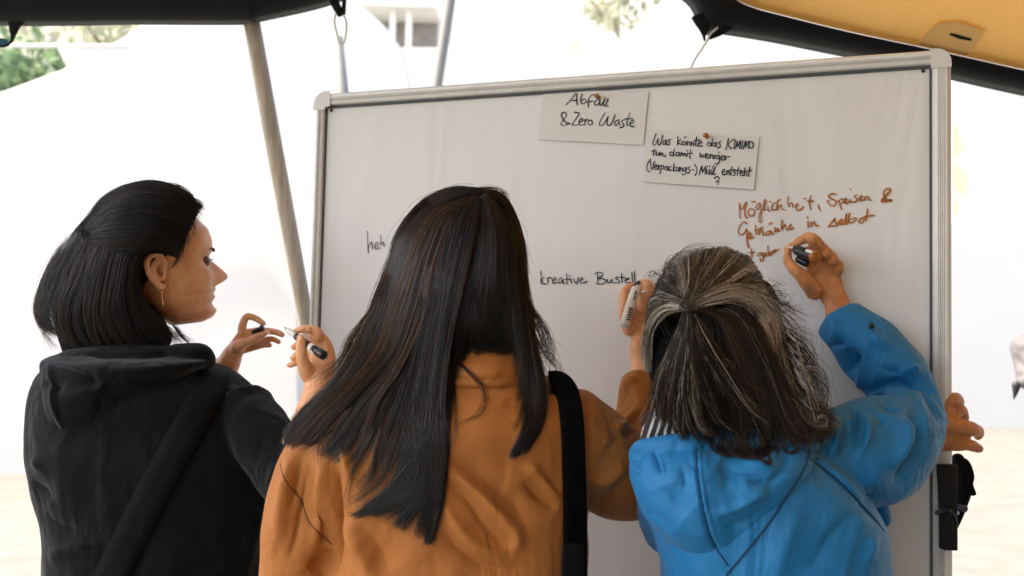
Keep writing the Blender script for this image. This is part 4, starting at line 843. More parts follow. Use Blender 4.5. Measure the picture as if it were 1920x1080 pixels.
body += [hw([(375, 900, 1.735, 92, .8), (365, 760, 1.742, 92, .7), (345, 640, D, 98, .6), (345, 540, D, 100, .5), (375, 420, D, 90, .55)]),
         hw([(250, 660, D - .012, 62), (215, 560, D - .014, 52), (205, 430, D - .01, 50), (205, 310, D, 46), (258, 250, D + .01, 38), (290, 228, D + .014, 28)]),
         hw([(380, 440, D - .01, 62), (400, 330, D - .018, 54), (420, 225, D - .01, 52), (385, 215, D + .01, 42)]),
         hw([(440, 450, D, 56), (470, 350, D - .004, 50), (470, 260, D + .005, 46), (430, 260, D + .015, 40)]),
         hw([(480, 480, D + .005, 50), (515, 390, D + .004, 44), (505, 310, D + .012, 40)])]
bm = remesh(body, .0022, 3, .4)
b2 = link('body', bm, M['skin1'], w2)
for sg in (1, -1): obj('eye', [ball(L2(.335, sg * .128, .487), .0115)], M['eye'], b2)
obj('finger_ring', [limb(chain(CW, 5.143, [(352, 300, D - .034, 7), (385, 292, D - .05, 7), (420, 285, D - .05, 7), (450, 292, D - .03, 7)]), 8, 4)], M['silver'], b2)
# jacket
cl = [rows_body([(688, 815, 985, 1.49, .16), (702, 782, 1015, 1.475, .20), (722, 735, 1058, 1.465, .21), (750, 668, 1090, 1.46, .23), (790, 604, 1102, 1.45, .25), (840, 560, 1106, 1.45, .26), (900, 575, 1105, 1.45, .27), (1000, 600, 1102, 1.45, .27), (1080, 605, 1100, 1.45, .28), (1250, 600, 1100, 1.45, .3)], 52),
      limb(pl([(640, 800, 1.44, 60), (594, 870, 1.425, 70), (570, 960, 1.415, 73), (558, 1050, 1.415, 72), (562, 1150, 1.43, 68), (590, 1250, 1.48, 58), (650, 1340, 1.56, 46), (678, 1372, 1.60, 40)]), 24, 6, 2, .2),
      limb(pl([(1050, 800, 1.45, 88), (1110, 850, 1.48, 92), (1165, 895, 1.55, 82), (1190, 892, 1.60, 70), (1196, 850, 1.64, 56), (1200, 790, 1.68, 50), (1200, 740, 1.71, 42), (1200, 712, 1.725, 36)]), 24, 6, 2, .2)]
jm = remesh(cl, .0026, 10)
SCULPT = 2.0
X = lambda x, y: (480 + x / 2.454, 640 + y / 2.454)
sculpt(jm, [([X(365, 560), X(362, 700), X(366, 860), X(358, 980), X(350, 1080)], 7, -16),                 # arm and body meet
            ([X(330, 480), X(300, 640), X(290, 820), X(262, 960)], 11, 8), ([X(240, 560), X(215, 720), X(180, 900), X(150, 1010)], 10, -8),
            ([X(160, 520), X(130, 700), X(90, 900)], 11, 7), ([X(210, 520), X(180, 660), X(130, 840)], 7, -5),
            ([X(395, 470), X(420, 560), X(440, 640)], 12, 8), ([X(400, 800), X(450, 920), X(520, 1040), X(560, 1130)], 16, 10), ([X(470, 830), X(560, 960), X(620, 1060)], 18, -8),
            ([X(330, 960), X(300, 1010), X(240, 1050)], 8, -8), ([X(110, 560), X(135, 640), X(205, 730), X(250, 840), X(350, 935)], 2.2, -2.2),
            ([X(880, 540), X(1000, 600), X(1100, 680), X(1200, 760), X(1240, 850)], 14, -9), ([X(860, 640), X(960, 720), X(1060, 860), X(1160, 960)], 12, -8), ([X(880, 590), X(1000, 680), X(1120, 790), X(1200, 900), X(1180, 980)], 13, 8),
            ([X(850, 840), X(900, 930), X(1000, 1010), X(1120, 1050), X(1300, 1040)], 14, -9), ([X(860, 740), X(930, 850), X(1030, 950), X(1160, 1000)], 11, 6), ([X(1230, 640), X(1300, 710), X(1390, 780)], 9, -10), ([X(1280, 590), X(1350, 640), X(1400, 690)], 8, -6), ([X(1240, 560), X(1320, 630), X(1400, 740)], 9, 6),
            ([X(1500, 700), X(1560, 760), X(1640, 700)], 10, -8), ([X(1520, 640), X(1620, 640), X(1700, 560)], 12, 6), ([X(1540, 800), X(1640, 730), X(1720, 620)], 8, -6), ([X(1500, 380), X(1580, 420), X(1640, 480)], 14, 5),
            ([X(1660, 310), X(1690, 260), X(1740, 230)], 7, -4), ([X(1650, 400), X(1720, 360), X(1760, 300)], 7, 6), ([X(1690, 430), X(1740, 420), X(1780, 400)], 5, -7), ([X(1670, 250), X(1720, 190), X(1760, 170)], 6, 5)])
wobble(jm, .0022, 24, 8)
jk = link('jacket', jm, M['jacket'], w2)
cm = remesh([rows_body([(640, 842, 968, 1.475, .135), (652, 828, 985, 1.465, .165), (680, 812, 1000, 1.455, .19), (706, 800, 1012, 1.45, .19), (718, 800, 1012, 1.455, .185)], 40, 5, 2.1, .2)], .004, 3)
sculpt(cm, [([(800, 704), (860, 710), (920, 711), (1010, 702)], 2.5, -5), ([(830, 660), (900, 668), (980, 660)], 10, -3)])
link('collar', cm, M['jacket'], jk)
surf(jk, cm)
def seam(pts, parent, mt, r=.0009, off=.0007):
    c = cat(pts, 14); z = np.array([depth_at(a, b) for a, b in c]); z = np.minimum(z, np.convolve(np.pad(z, 2, 'edge'), np.ones(5) / 5, 'valid'))
    return obj('seam', [limb([(P(a, b, q_ - off), r, r) for (a, b), q_ in zip(c, z)], 6, 1)], mt, parent)
seam([X(110, 562), X(135, 640), X(205, 730), X(250, 840), X(350, 935)], jk, M['seam_brown'], .0007)
lower_body(w2, 0, 0, 0)
# hair
col2 = ((.008, .007, .0075), (.012, .009, .008), (.035, .018, .010)); cw2 = (.55, .37, .08)
col_backlit = ((.012, .009, .008), (.06, .028, .012), (.10, .048, .02))  # brown strands put backlight at the hair's edge into the colour
solid_h = [rows_body([(376, 822, 932, 1.51, .08), (388, 800, 944, 1.50, .12), (412, 770, 960, 1.50, .17), (450, 742, 970, 1.50, .20), (520, 724, 980, 1.485, .21), (590, 716, 986, 1.47, .19), (615, 716, 988, 1.455, .16), (628, 724, 984, 1.45, .12)], 40, 5, 2.1, .5),
           limb(pl([(745, 560, 1.43, 38, .7), (716, 640, 1.41, 46, .6), (680, 696, 1.39, 42, .55), (630, 746, 1.375, 30, .5), (590, 782, 1.365, 22, .5), (566, 802, 1.365, 14, .5), (552, 816, 1.365, 6, .5)]), 22, 6),
           limb(pl([(796, 600, 1.42, 62, .5), (776, 680, 1.40, 56, .45), (776, 760, 1.365, 48, .4), (788, 830, 1.35, 40, .35), (802, 900, 1.335, 24, .35), (806, 950, 1.33, 14, .3), (802, 985, 1.33, 5, .3)]), 22, 6),
           limb(pl([(776, 820, 1.345, 26, .35), (762, 880, 1.335, 22, .35), (730, 930, 1.33, 10, .35), (700, 950, 1.33, 4, .35)]), 18, 6),
           limb(pl([(970, 520, 1.45, 14, .8), (984, 620, 1.415, 14, .7), (1000, 690, 1.385, 13, .6), (1004, 750, 1.37, 11, .5), (1000, 800, 1.355, 12, .5), (980, 840, 1.35, 5, .5)]), 18, 6)]
SOL = remesh(solid_h, .004, 4); surf(jm, cm, SOL)
lay = []
main = [[(880, 362, 1.50), (800, 384, 1.49), (752, 440, 1.48), (716, 530, 1.46), (682, 620, 1.43), (640, 700, 1.40), (585, 752, 1.38), (538, 800, 1.365), (530, 830, 1.36)],
        [(885, 366, 1.47), (815, 392, 1.44), (770, 460, 1.42), (736, 560, 1.41), (704, 650, 1.39), (655, 720, 1.37), (600, 770, 1.36), (558, 812, 1.355), (540, 832, 1.36)],
        [(890, 370, 1.44), (832, 400, 1.41), (795, 480, 1.395), (765, 580, 1.385), (730, 670, 1.37), (672, 730, 1.36), (622, 780, 1.352), (585, 822, 1.352), (560, 838, 1.355)],
        [(892, 372, 1.43), (845, 410, 1.405), (815, 490, 1.39), (788, 600, 1.378), (752, 690, 1.36), (712, 760, 1.352), (690, 840, 1.345), (665, 880, 1.345)]]
lay.append(strands(main, 3200, .00040, 22, 3.2, .008, .16, .15, 6, .9, cols=col_backlit, cw=(.8, .14, .06), seed=11, clump=.45, nclump=20))
mid = [[(893, 372, 1.43), (850, 410, 1.40), (822, 500, 1.385), (800, 620, 1.37), (780, 720, 1.355), (765, 820, 1.34), (735, 910, 1.33), (660, 966, 1.33)],
       [(895, 372, 1.43), (862, 412, 1.40), (838, 510, 1.382), (818, 630, 1.368), (800, 740, 1.352), (790, 840, 1.338), (772, 920, 1.325), (700, 966, 1.325)],
       [(898, 372, 1.43), (876, 420, 1.40), (852, 520, 1.38), (830, 640, 1.366), (815, 760, 1.345), (815, 850, 1.33), (808, 940, 1.322), (795, 1014, 1.322)],
       [(900, 372, 1.43), (890, 424, 1.40), (868, 530, 1.38), (844, 640, 1.368), (832, 760, 1.345), (836, 850, 1.332), (826, 940, 1.324), (808, 1018, 1.324)]]
lay.append(strands(mid, 4200, .00040, 22, 3.0, .006, .25, .15, 6, .9, cols=col2, cw=cw2, seed=12, clump=.45, nclump=18))
back = [[(902, 370, 1.43), (905, 430, 1.40), (892, 530, 1.38), (880, 610, 1.39), (872, 662, 1.41)],
        [(908, 368, 1.43), (925, 430, 1.40), (925, 530, 1.38), (930, 610, 1.39), (935, 664, 1.41)],
        [(914, 366, 1.44), (945, 430, 1.41), (955, 530, 1.39), (965, 610, 1.39), (970, 660, 1.40)]]
lay.append(strands(back, 3200, .00040, 16, 3.0, .006, .22, .1, 1.5, 1.2, cols=col2, cw=cw2, seed=13, clump=.2))
right = [[(915, 366, 1.44), (950, 430, 1.42), (965, 530, 1.40), (978, 640, 1.385), (990, 730, 1.37), (985, 800, 1.355), (955, 858, 1.35)],
         [(918, 364, 1.46), (962, 430, 1.45), (978, 530, 1.42), (992, 640, 1.39), (1006, 730, 1.37), (1004, 800, 1.352), (968, 854, 1.348)],
         [(920, 362, 1.49), (968, 425, 1.48), (984, 530, 1.45), (1000, 640, 1.40), (1020, 730, 1.375), (1014, 790, 1.358), (985, 846, 1.352)]]
lay.append(strands(right, 1800, .00040, 20, 2.6, .006, .22, .15, 5, .9, cols=col2, cw=cw2, seed=14, clump=.3))
fill = main + mid + [[(845, 400, 1.42), (838, 480, 1.40), (834, 600, 1.385), (842, 690, 1.37), (838, 780, 1.35)]] + back + right
fill = [cat(g_, 8)[np.linspace(0, len(cat(g_, 8)) - 1, 9).astype(int)] for g_ in fill]
lay.append(strands(fill, 5200, .00038, 22, 3.2, .006, .28, .15, 6, .9, cols=col2, cw=cw2, seed=18, clump=.2, nclump=60, lift=.0035))
crown = [[(905, 358, 1.47), (850, 352, 1.49), (790, 380, 1.50), (748, 430, 1.50), (728, 480, 1.49)], [(906, 360, 1.45), (860, 368, 1.44), (806, 398, 1.445), (770, 450, 1.44), (750, 500, 1.44)], [(908, 358, 1.45), (935, 372, 1.45), (958, 410, 1.46), (972, 460, 1.46), (980, 510, 1.46)], [(908, 356, 1.48), (940, 364, 1.49), (966, 406, 1.50), (980, 460, 1.50), (986, 520, 1.49)]]
lay.append(strands(crown, 1300, .00036, 14, 3.0, .008, .2, .1, 2, 1, cols=col_backlit, cw=(.8, .15, .05), seed=15, clump=.2))
# loose wisps
wisp = [[(975, 540, 1.44), (1000, 580, 1.43), (1030, 620, 1.42), (1038, 660, 1.41), (1022, 690, 1.40)], [(980, 560, 1.43), (1010, 610, 1.42), (1022, 650, 1.41), (1040, 680, 1.39), (1052, 702, 1.38)], [(990, 640, 1.41), (1020, 670, 1.39), (1045, 690, 1.38), (1056, 706, 1.37)]]
lay.append(strands(wisp, 90, .00034, 20, 6, .01, .3, .2, 8, 1.3, cols=col2, seed=16))
wl = [[(700, 570, 1.45), (670, 640, 1.43), (640, 690, 1.40), (600, 730, 1.39)], [(690, 600, 1.44), (650, 640, 1.43), (635, 680, 1.41), (575, 715, 1.40)]]
lay.append(strands(wl, 110, .00032, 18, 7, .01, .4, .2, 6, 1.2, cols=((.03, .018, .01), (.14, .07, .03)), seed=17))
for pts, n in (([(700, 700, 1.375), (668, 770, 1.365), (640, 820, 1.36), (610, 880, 1.355)], 26), ([(715, 720, 1.37), (700, 800, 1.355), (660, 880, 1.35), (640, 960, 1.34)], 16), ([(730, 740, 1.365), (702, 840, 1.35), (690, 900, 1.345), (642, 955, 1.34)], 18), ([(830, 655, 1.39), (870, 690, 1.38), (905, 730, 1.37), (895, 775, 1.365), (838, 802, 1.36)], 14), ([(840, 660, 1.39), (852, 740, 1.37), (850, 820, 1.35), (826, 870, 1.345)], 8), ([(770, 860, 1.335), (720, 920, 1.33), (672, 960, 1.33), (650, 962, 1.33)], 60), ([(800, 930, 1.33), (770, 960, 1.33), (716, 955, 1.33)], 12), ([(818, 950, 1.325), (806, 1000, 1.325), (792, 1022, 1.325)], 60), ([(555, 790, 1.36), (560, 820, 1.355), (585, 830, 1.355), (640, 790, 1.355)], 16), ([(880, 356, 1.46), (920, 350, 1.46), (950, 365, 1.46), (945, 390, 1.44)], 14), ([(800, 372, 1.47), (760, 410, 1.46), (735, 460, 1.46)], 24), ([(650, 700, 1.38), (620, 780, 1.36), (600, 830, 1.355), (598, 874, 1.355)], 14)):
    lay.append(strands([pts, [(a + 4, b + 3, c) for a, b, c in pts]], n, .00034, 18, 2.6, .004, .25, .1, 4, 1, cols=col2, seed=int(pts[0][0])))
for gs, n_, sd in ((main[:2], 130, 51), (right[1:], 150, 52), (crown, 170, 53), (main + mid, 130, 54)):
    lay.append(strands(gs, n_, .00026, 22, 8, .008, .4, .25, 10, 1.0, cols=((.02, .012, .009), (.07, .035, .018)), seed=sd, clump=0))
hair_obj('hair', lay, SOL, (.008, .0075, .008), M['hair2'], w2)
s2 = empty('shoulder_bag', P(1075, 1300, 1.30), 'black shoulder bag whose wide strap runs down the ochre jacket', 'bag')
surf(jk)
strap_obj([(1030, 716), (1050, 718), (1066, 742), (1074, 800), (1077, 880), (1079, 960), (1079, 1080), (1078, 1220)], 42, M['strap'], s2, .004, thick=.004)
obj('strap_pad', [limb(pl([(1076, 1020, 1.285, 21, .25), (1075, 1060, 1.285, 22, .25), (1074, 1150, 1.285, 22, .25)]), 16, 4, 4, .2)], M['strap'], s2)
obj('pouch', [limb(pl([(1075, 1200, 1.27, 80, .5), (1075, 1290, 1.26, 120, .45), (1075, 1420, 1.26, 120, .45), (1075, 1450, 1.27, 100, .4)]), 24, 5, 4, .3)], M['strap'], s2)
D = 1.74
m2 = marker('marker_pen', [(322, 250, D - .006, 36), (310, 290, D - .014, 44), (262, 440, D - .03, 47), (215, 600, D - .045, 46), (208, 622, D - .047, 44)], 'white marker pen with dark printing held by the person in the ochre jacket', CW, 5.143, M['white'])
obj('tip_holder', [limb(chain(CW, 5.143, [(305, 245, D - .012, 22), (330, 222, D - .002, 20), (350, 200, D + .006, 17)]), 12, 4, 2, .5)], M['ink'], m2)
obj('print', [limb(chain(CW, 5.143, [(x, y, D - .064, 7), (x + 34, y + 10, D - .060, 7)]), 6, 2) for x, y in ((258, 450), (254, 468), (250, 488), (244, 510), (238, 532), (232, 555))] + [limb(chain(CW, 5.143, [(x, y, D - .05, 8), (x + 10, y + 8, D - .05, 8)]), 6, 2) for x, y in ((318, 290), (312, 312), (306, 335), (298, 358))], M['black'], m2)

# ------------------------------------------------------------------ 3: woman in blue jacket, right
w3 = person(1420, 1.38, 'person with greying half tied hair in a bright blue jacket writing on the board')
ear3 = P(1334, 640, 1.43)
hp, L3 = head(ear3, FV * .93 + RV * .2 + UV * .06, UV, .205)
body = hp + [limb(pl([(1345, 680, 1.42, 56), (1355, 760, 1.40, 62), (1365, 840, 1.39, 90)]), 24, 5),
             rows_body([(840, 1230, 1520, 1.39, .12), (900, 1215, 1570, 1.38, .17), (1000, 1245, 1620, 1.37, .18), (1160, 1270, 1630, 1.37, .18)]),
             limb(pl([(1540, 870, 1.40, 44), (1692, 804, 1.50, 28), (1660, 705, 1.56, 22), (1590, 615, 1.60, 25), (1572, 580, 1.615, 25)]), 18, 5),
             limb(pl([(1250, 900, 1.42, 44), (1280, 1000, 1.50, 40), (1450, 930, 1.60, 32), (1640, 850, 1.605, 26), (1745, 812, 1.59, 26)]), 18, 5)]
h4 = lambda rows: limb(chain(C4, 6.0, rows), 14, 6)
D = 1.635
body += [h4([(790, 930, 1.615, 145, .75), (730, 800, 1.62, 148, .6), (650, 640, D - .01, 180, .45), (620, 480, D - .012, 196, .4), (590, 340, D - .012, 165, .4)]),
         h4([(585, 300, D - .015, 90), (520, 195, D - .03, 78), (452, 152, D - .03, 62), (340, 205, D - .012, 50), (250, 262, D + .01, 42), (215, 280, D + .016, 34)]),
         h4([(520, 760, D - .02, 100), (400, 610, D - .035, 82), (290, 500, D - .035, 66), (228, 420, D - .02, 54), (222, 330, D + .005, 44), (214, 290, D + .016, 36)]),
         h4([(640, 330, D - .022, 84), (590, 262, D - .01, 66), (500, 270, D + .01, 54), (420, 310, D + .015, 46)]),
         h4([(715, 410, D - .02, 80), (690, 350, D - .01, 64), (600, 360, D + .015, 54), (500, 400, D + .022, 48)]),
         h4([(775, 510, D - .012, 76), (780, 450, D - .004, 60), (700, 450, D + .018, 52), (600, 470, D + .026, 46)])]
he = lambda rows: limb(chain(CE, 3.0, rows), 14, 6)
D = 1.585
body += [he([(20, 330, D, 62, .8), (70, 325, D, 66, .7), (120, 310, D, 64, .6), (160, 300, D + .005, 54, .6)]),
         he([(110, 220, D, 42), (140, 150, D, 38), (165, 150, D + .01, 36), (172, 168, D + .02, 32)]),
         he([(130, 240, D, 40), (180, 208, D + .004, 34), (204, 238, D + .012, 28), (204, 262, D + .018, 24)]),
         he([(130, 296, D - .01, 58), (190, 306, D - .014, 50), (245, 314, D - .01, 42), (286, 328, D, 31), (280, 350, D + .004, 27)]),
         he([(90, 385, D - .004, 54), (160, 396, D - .012, 42), (230, 402, D - .012, 35), (284, 424, D - .01, 27)])]
SCULPT = 1.3
bm = remesh(body, .002, 3, .4)
K = lambda x, y: C4(x, y)
sculpt(bm, [([K(560, 200), K(610, 300), K(640, 400)], 2.2, 2.6), ([K(600, 190), K(640, 260)], 2, -2), ([K(650, 360), K(700, 480), K(750, 640)], 2.4, 2.2), ([K(740, 400), K(780, 520), K(800, 640)], 2.2, 1.8), ([K(680, 420), K(720, 560)], 2, -1.6), ([K(520, 480), K(480, 600)], 2.4, 2), ([K(560, 520), K(580, 640)], 3, -2.4), ([K(520, 780), K(640, 790), K(760, 770)], 2.5, -1.5),
            ([CE(150, 405), CE(200, 395), CE(245, 385)], 2.4, -4), ([CE(115, 190), CE(150, 190), CE(185, 195)], 2.2, -3), ([CE(125, 250), CE(165, 260), CE(200, 270)], 2.2, -3), ([CE(110, 360), CE(170, 350)], 3, 2), ([CE(105, 265), CE(120, 300)], 2.5, -2)])
wobble(bm, .0006, 160, 2)
b3 = link('body', bm, M['skin3'], w3)
for sg in (1, -1): obj('eye', [ball(L3(.335, sg * .128, .487), .0110)], M['eye'], b3)
# jacket
cl = [rows_body([(815, 1270, 1490, 1.39, .16), (835, 1225, 1530, 1.38, .20), (862, 1196, 1566, 1.37, .23), (900, 1190, 1600, 1.365, .25), (950, 1206, 1634, 1.36, .26), (1000, 1226, 1656, 1.36, .26), (1040, 1236, 1660, 1.36, .26), (1080, 1243, 1662, 1.36, .27), (1250, 1235, 1668, 1.36, .29)], 52),
      limb(pl([(1520, 880, 1.37, 82), (1580, 862, 1.39, 96), (1645, 842, 1.43, 102), (1692, 806, 1.475, 76), (1706, 762, 1.51, 60), (1676, 705, 1.545, 62), (1630, 655, 1.575, 62), (1590, 618, 1.595, 52), (1573, 598, 1.605, 46)]), 26, 6, 2, .15),
      limb(pl([(1690, 800, 1.475, 64), (1744, 786, 1.485, 38), (1764, 788, 1.485, 14)]), 18, 5),
      limb(pl([(1245, 900, 1.40, 56), (1270, 1000, 1.50, 50), (1440, 935, 1.60, 42), (1600, 866, 1.615, 36), (1660, 845, 1.61, 34)]), 20, 5, 2, .2),
      limb(pl([(1652, 950, 1.44, 14), (1660, 975, 1.44, 13), (1656, 988, 1.44, 7)]), 12, 3)]
jm = remesh(cl, .0025, 10)
SCULPT = 2.9
Y = lambda x, y: (1500 + x / 2.4, 550 + y / 2.4)
sculpt(jm, [([Y(60, 735), Y(140, 800), Y(230, 880), Y(310, 970), Y(380, 1070)], 3.0, -6), ([Y(66, 728), Y(146, 792), Y(236, 872), Y(316, 962)], 4, 3),
            ([Y(205, 390), Y(215, 320), Y(205, 240)], 8, -9), ([Y(270, 450), Y(272, 360), Y(270, 280)], 5, 6), ([Y(240, 400), Y(245, 320), Y(240, 250)], 8, -8),
            ([Y(290, 470), Y(340, 420), Y(420, 380), Y(500, 384), Y(580, 410), Y(640, 460)], 6, -14), ([Y(280, 490), Y(350, 452), Y(440, 440), Y(500, 440)], 5, 6), ([Y(330, 480), Y(390, 480), Y(430, 510), Y(425, 545)], 7, -10),
            ([Y(230, 510), Y(255, 540), Y(262, 600), Y(240, 700)], 9, -8), ([Y(262, 520), Y(290, 560), Y(298, 640), Y(270, 740)], 7, 7), ([Y(330, 510), Y(378, 560), Y(380, 600)], 8, -6), ([Y(180, 540), Y(215, 580), Y(210, 680), Y(170, 740)], 9, -7), ([Y(150, 560), Y(165, 640), Y(150, 720)], 7, 6),
            ([Y(440, 560), Y(480, 620), Y(470, 700), Y(420, 800)], 14, 9), ([Y(500, 500), Y(535, 590), Y(540, 680), Y(500, 790), Y(420, 880)], 14, -13), ([Y(520, 450), Y(560, 540), Y(578, 640), Y(570, 740), Y(500, 840)], 5, 7), ([Y(560, 420), Y(610, 500), Y(650, 590)], 5, -7), ([Y(575, 430), Y(630, 530), Y(652, 600)], 5, 5), ([Y(590, 610), Y(620, 640), Y(650, 610)], 8, -5), ([Y(400, 900), Y(330, 930), Y(290, 900)], 12, -5),
            ([Y(340, 330), Y(420, 340), Y(510, 310)], 9, -5), ([Y(440, 360), Y(500, 340), Y(540, 360)], 8, 6), ([Y(300, 180), Y(360, 220), Y(410, 240)], 12, 5), ([Y(120, 250), Y(170, 230), Y(200, 240)], 4, -4), ([Y(130, 90), Y(160, 170), Y(140, 240)], 10, 3),
            ([(1600, 960), (1560, 1010), (1520, 1070)], 26, -5), ([(1500, 950), (1470, 1030), (1450, 1080)], 20, 4), ([(1640, 1000), (1630, 1060)], 10, 4)])
wobble(jm, .002, 26, 5)
jb = link('jacket', jm, M['blue'], w3)
bt = on = P(1634, 611, 1.535)
obj('button', [ball(bt, .0045, .003, .0045, 10)], M['black'], jb)
SCULPT = 2.0
hd3 = remesh([rows_body([(828, 1200, 1500, 1.33, .12), (842, 1186, 1524, 1.32, .15), (870, 1182, 1520, 1.31, .17), (900, 1184, 1506, 1.305, .17), (940, 1196, 1484, 1.30, .16), (980, 1218, 1458, 1.30, .14), (1020, 1262, 1428, 1.305, .11), (1055, 1318, 1402, 1.31, .07), (1074, 1352, 1382, 1.315, .03)], 48, 5, 2.2, .4),
              limb(pl([(1400, 858, 1.30, 26, .6), (1450, 842, 1.29, 26, .6), (1500, 832, 1.29, 22, .6), (1530, 838, 1.31, 14, .6)]), 18, 5),
              limb(pl([(1190, 858, 1.31, 10, 1), (1188, 848, 1.31, 9, 1), (1205, 836, 1.30, 12, 1), (1250, 838, 1.285, 22, .8), (1300, 836, 1.28, 24, .8)]), 18, 5)], .0024, 10)
Z = lambda x, y: (1140 + x / 2.4547, 640 + y / 2.4547)
sculpt(hd3, [([Z(405, 480), Z(415, 620), Z(440, 780), Z(480, 920), Z(550, 1030)], 2.4, -5), ([Z(418, 480), Z(428, 620), Z(455, 780), Z(496, 920)], 3, 3.5), ([Z(392, 500), Z(400, 620), Z(425, 780)], 4, 2),
             ([Z(205, 490), Z(230, 560), Z(245, 610)], 6, -8), ([Z(245, 620), Z(250, 580), Z(230, 520)], 4, 4), ([Z(340, 560), Z(350, 640), Z(345, 690)], 6, -6), ([Z(110, 560), Z(140, 530), Z(170, 520)], 5, -6), ([Z(125, 590), Z(160, 600)], 4, 5),
             ([Z(270, 660), Z(300, 740), Z(370, 800)], 24, -9), ([Z(500, 560), Z(560, 600), Z(540, 700)], 22, -9), ([Z(640, 640), Z(690, 650), Z(740, 635)], 5, -7), ([Z(600, 680), Z(680, 690), Z(740, 700)], 18, 6), ([Z(620, 540), Z(720, 560), Z(790, 520)], 12, 6), ([Z(500, 540), Z(640, 590), Z(760, 600)], 7, -4), ([Z(830, 500), Z(800, 590), Z(720, 690)], 6, -6), ([Z(480, 800), Z(620, 760), Z(740, 680)], 10, 5), ([Z(520, 870), Z(660, 830), Z(800, 700)], 12, -6), ([Z(160, 780), Z(220, 830), Z(270, 900)], 10, -5), ([Z(380, 560), Z(420, 590)], 5, -4)])
wobble(hd3, .0018, 30, 6)
link('hood', hd3, M['blue'], jb)
surf(jb, bpy.data.objects['hood.001'])
seam([Z(405, 484), Z(415, 620), Z(440, 780), Z(480, 920), Z(552, 1032)], jb, M['seam_blue'], .0009)
seam([Z(926, 500), Z(905, 585), Z(820, 720), Z(700, 890), Z(545, 1075)], jb, M['seam_blue'], .0012, .0009)
seam([Z(930, 538), Z(1060, 640), Z(1180, 765), Z(1272, 872)], jb, M['seam_blue'], .0009)
obj('shirt_collar', [limb(pl([(1210, 852, 1.32, 10, 1), (1222, 812, 1.325, 20, 1), (1250, 790, 1.315, 34, .7), (1275, 770, 1.325, 26, .8), (1300, 750, 1.345, 12, 1)]), 20, 6), limb(pl([(1230, 850, 1.31, 26, .7), (1262, 838, 1.30, 32, .6), (1290, 830, 1.305, 22, .7)]), 18, 5)], M['stripe'], jb)
lower_body(w3, 0, 0, 0)
# hair
G1 = ((.50, .455, .39), (.26, .22, .18), (.07, .05, .036), (.012, .01, .008)); cwg = (.12, .20, .33, .35)
G2 = ((.42, .37, .31), (.08, .048, .030), (.010, .0075, .006)); cwt = (.10, .20, .70)
G3 = ((.010, .008, .007), (.018, .012, .009), (.05, .03, .018)); cwd = (.55, .33, .12)
solid_h = [ball(L3(-.04, 0, .60), .078, .098, .084, 18, (RV, FV, UV)),
           rows_body([(560, 1220, 1455, 1.42, .19), (620, 1212, 1464, 1.41, .21), (680, 1212, 1480, 1.40, .21), (740, 1232, 1490, 1.385, .19), (775, 1256, 1490, 1.37, .15), (800, 1310, 1470, 1.355, .10), (812, 1350, 1430, 1.35, .05)], 36, 5, 2.1, .5)]
SOL = remesh(solid_h, .004, 4); surf(jm, hd3, SOL)
lay = []
tie = (1289, 574, 1.288)
top = [[(1214, 640, 1.42), (1216, 600, 1.39), (1240, 582, 1.335), (1284, 576, 1.29)], [(1214, 590, 1.43), (1226, 560, 1.38), (1256, 562, 1.325), (1285, 572, 1.288)], [(1232, 530, 1.44), (1246, 520, 1.385), (1268, 540, 1.325), (1286, 570, 1.286)], [(1262, 490, 1.45), (1272, 492, 1.39), (1282, 530, 1.325), (1288, 568, 1.285)],
       [(1310, 468, 1.45), (1310, 478, 1.39), (1300, 525, 1.325), (1291, 567, 1.285)], [(1360, 462, 1.45), (1350, 478, 1.38), (1318, 528, 1.32), (1294, 568, 1.285)], [(1404, 480, 1.45), (1386, 496, 1.375), (1335, 540, 1.315), (1296, 570, 1.286)], [(1428, 514, 1.44), (1404, 520, 1.37), (1345, 548, 1.31), (1298, 572, 1.287)], [(1442, 556, 1.42), (1410, 542, 1.355), (1352, 556, 1.308), (1298, 574, 1.288)]]
lay.append(strands(top, 3600, .00036, 16, 3.6, .007, .03, .15, 4.5, 1.2, cols=G1, cw=cwg, seed=21, clump=.3, nclump=70))
swath = [[(1296, 574, 1.286), (1340, 548, 1.302), (1400, 536, 1.335), (1440, 560, 1.36), (1466, 604, 1.37), (1476, 660, 1.365), (1496, 730, 1.345), (1530, 780, 1.33)], [(1296, 578, 1.286), (1345, 560, 1.298), (1395, 556, 1.32), (1434, 586, 1.335), (1456, 630, 1.345), (1466, 690, 1.345), (1482, 750, 1.325), (1510, 800, 1.31)], [(1296, 580, 1.286), (1350, 566, 1.296), (1388, 568, 1.312), (1420, 594, 1.322), (1440, 640, 1.335), (1452, 700, 1.335), (1466, 760, 1.31), (1486, 810, 1.30)]]
lay.append(strands(swath, 1300, .00037, 22, 3.4, .006, .75, .1, 6, 1.3, cols=G1, cw=(.36, .3, .22, .12), seed=22, clump=.35, nclump=40))
swl = [[(1282, 572, 1.286), (1240, 572, 1.315), (1216, 600, 1.36), (1210, 650, 1.385), (1212, 690, 1.38)], [(1282, 578, 1.286), (1246, 588, 1.31), (1222, 620, 1.345), (1214, 665, 1.36), (1216, 700, 1.36)]]
lay.append(strands(swl, 500, .00037, 16, 3.2, .006, .3, .1, 3, 1.3, cols=G1, cw=(.36, .3, .22, .12), seed=23, clump=.35, nclump=30))
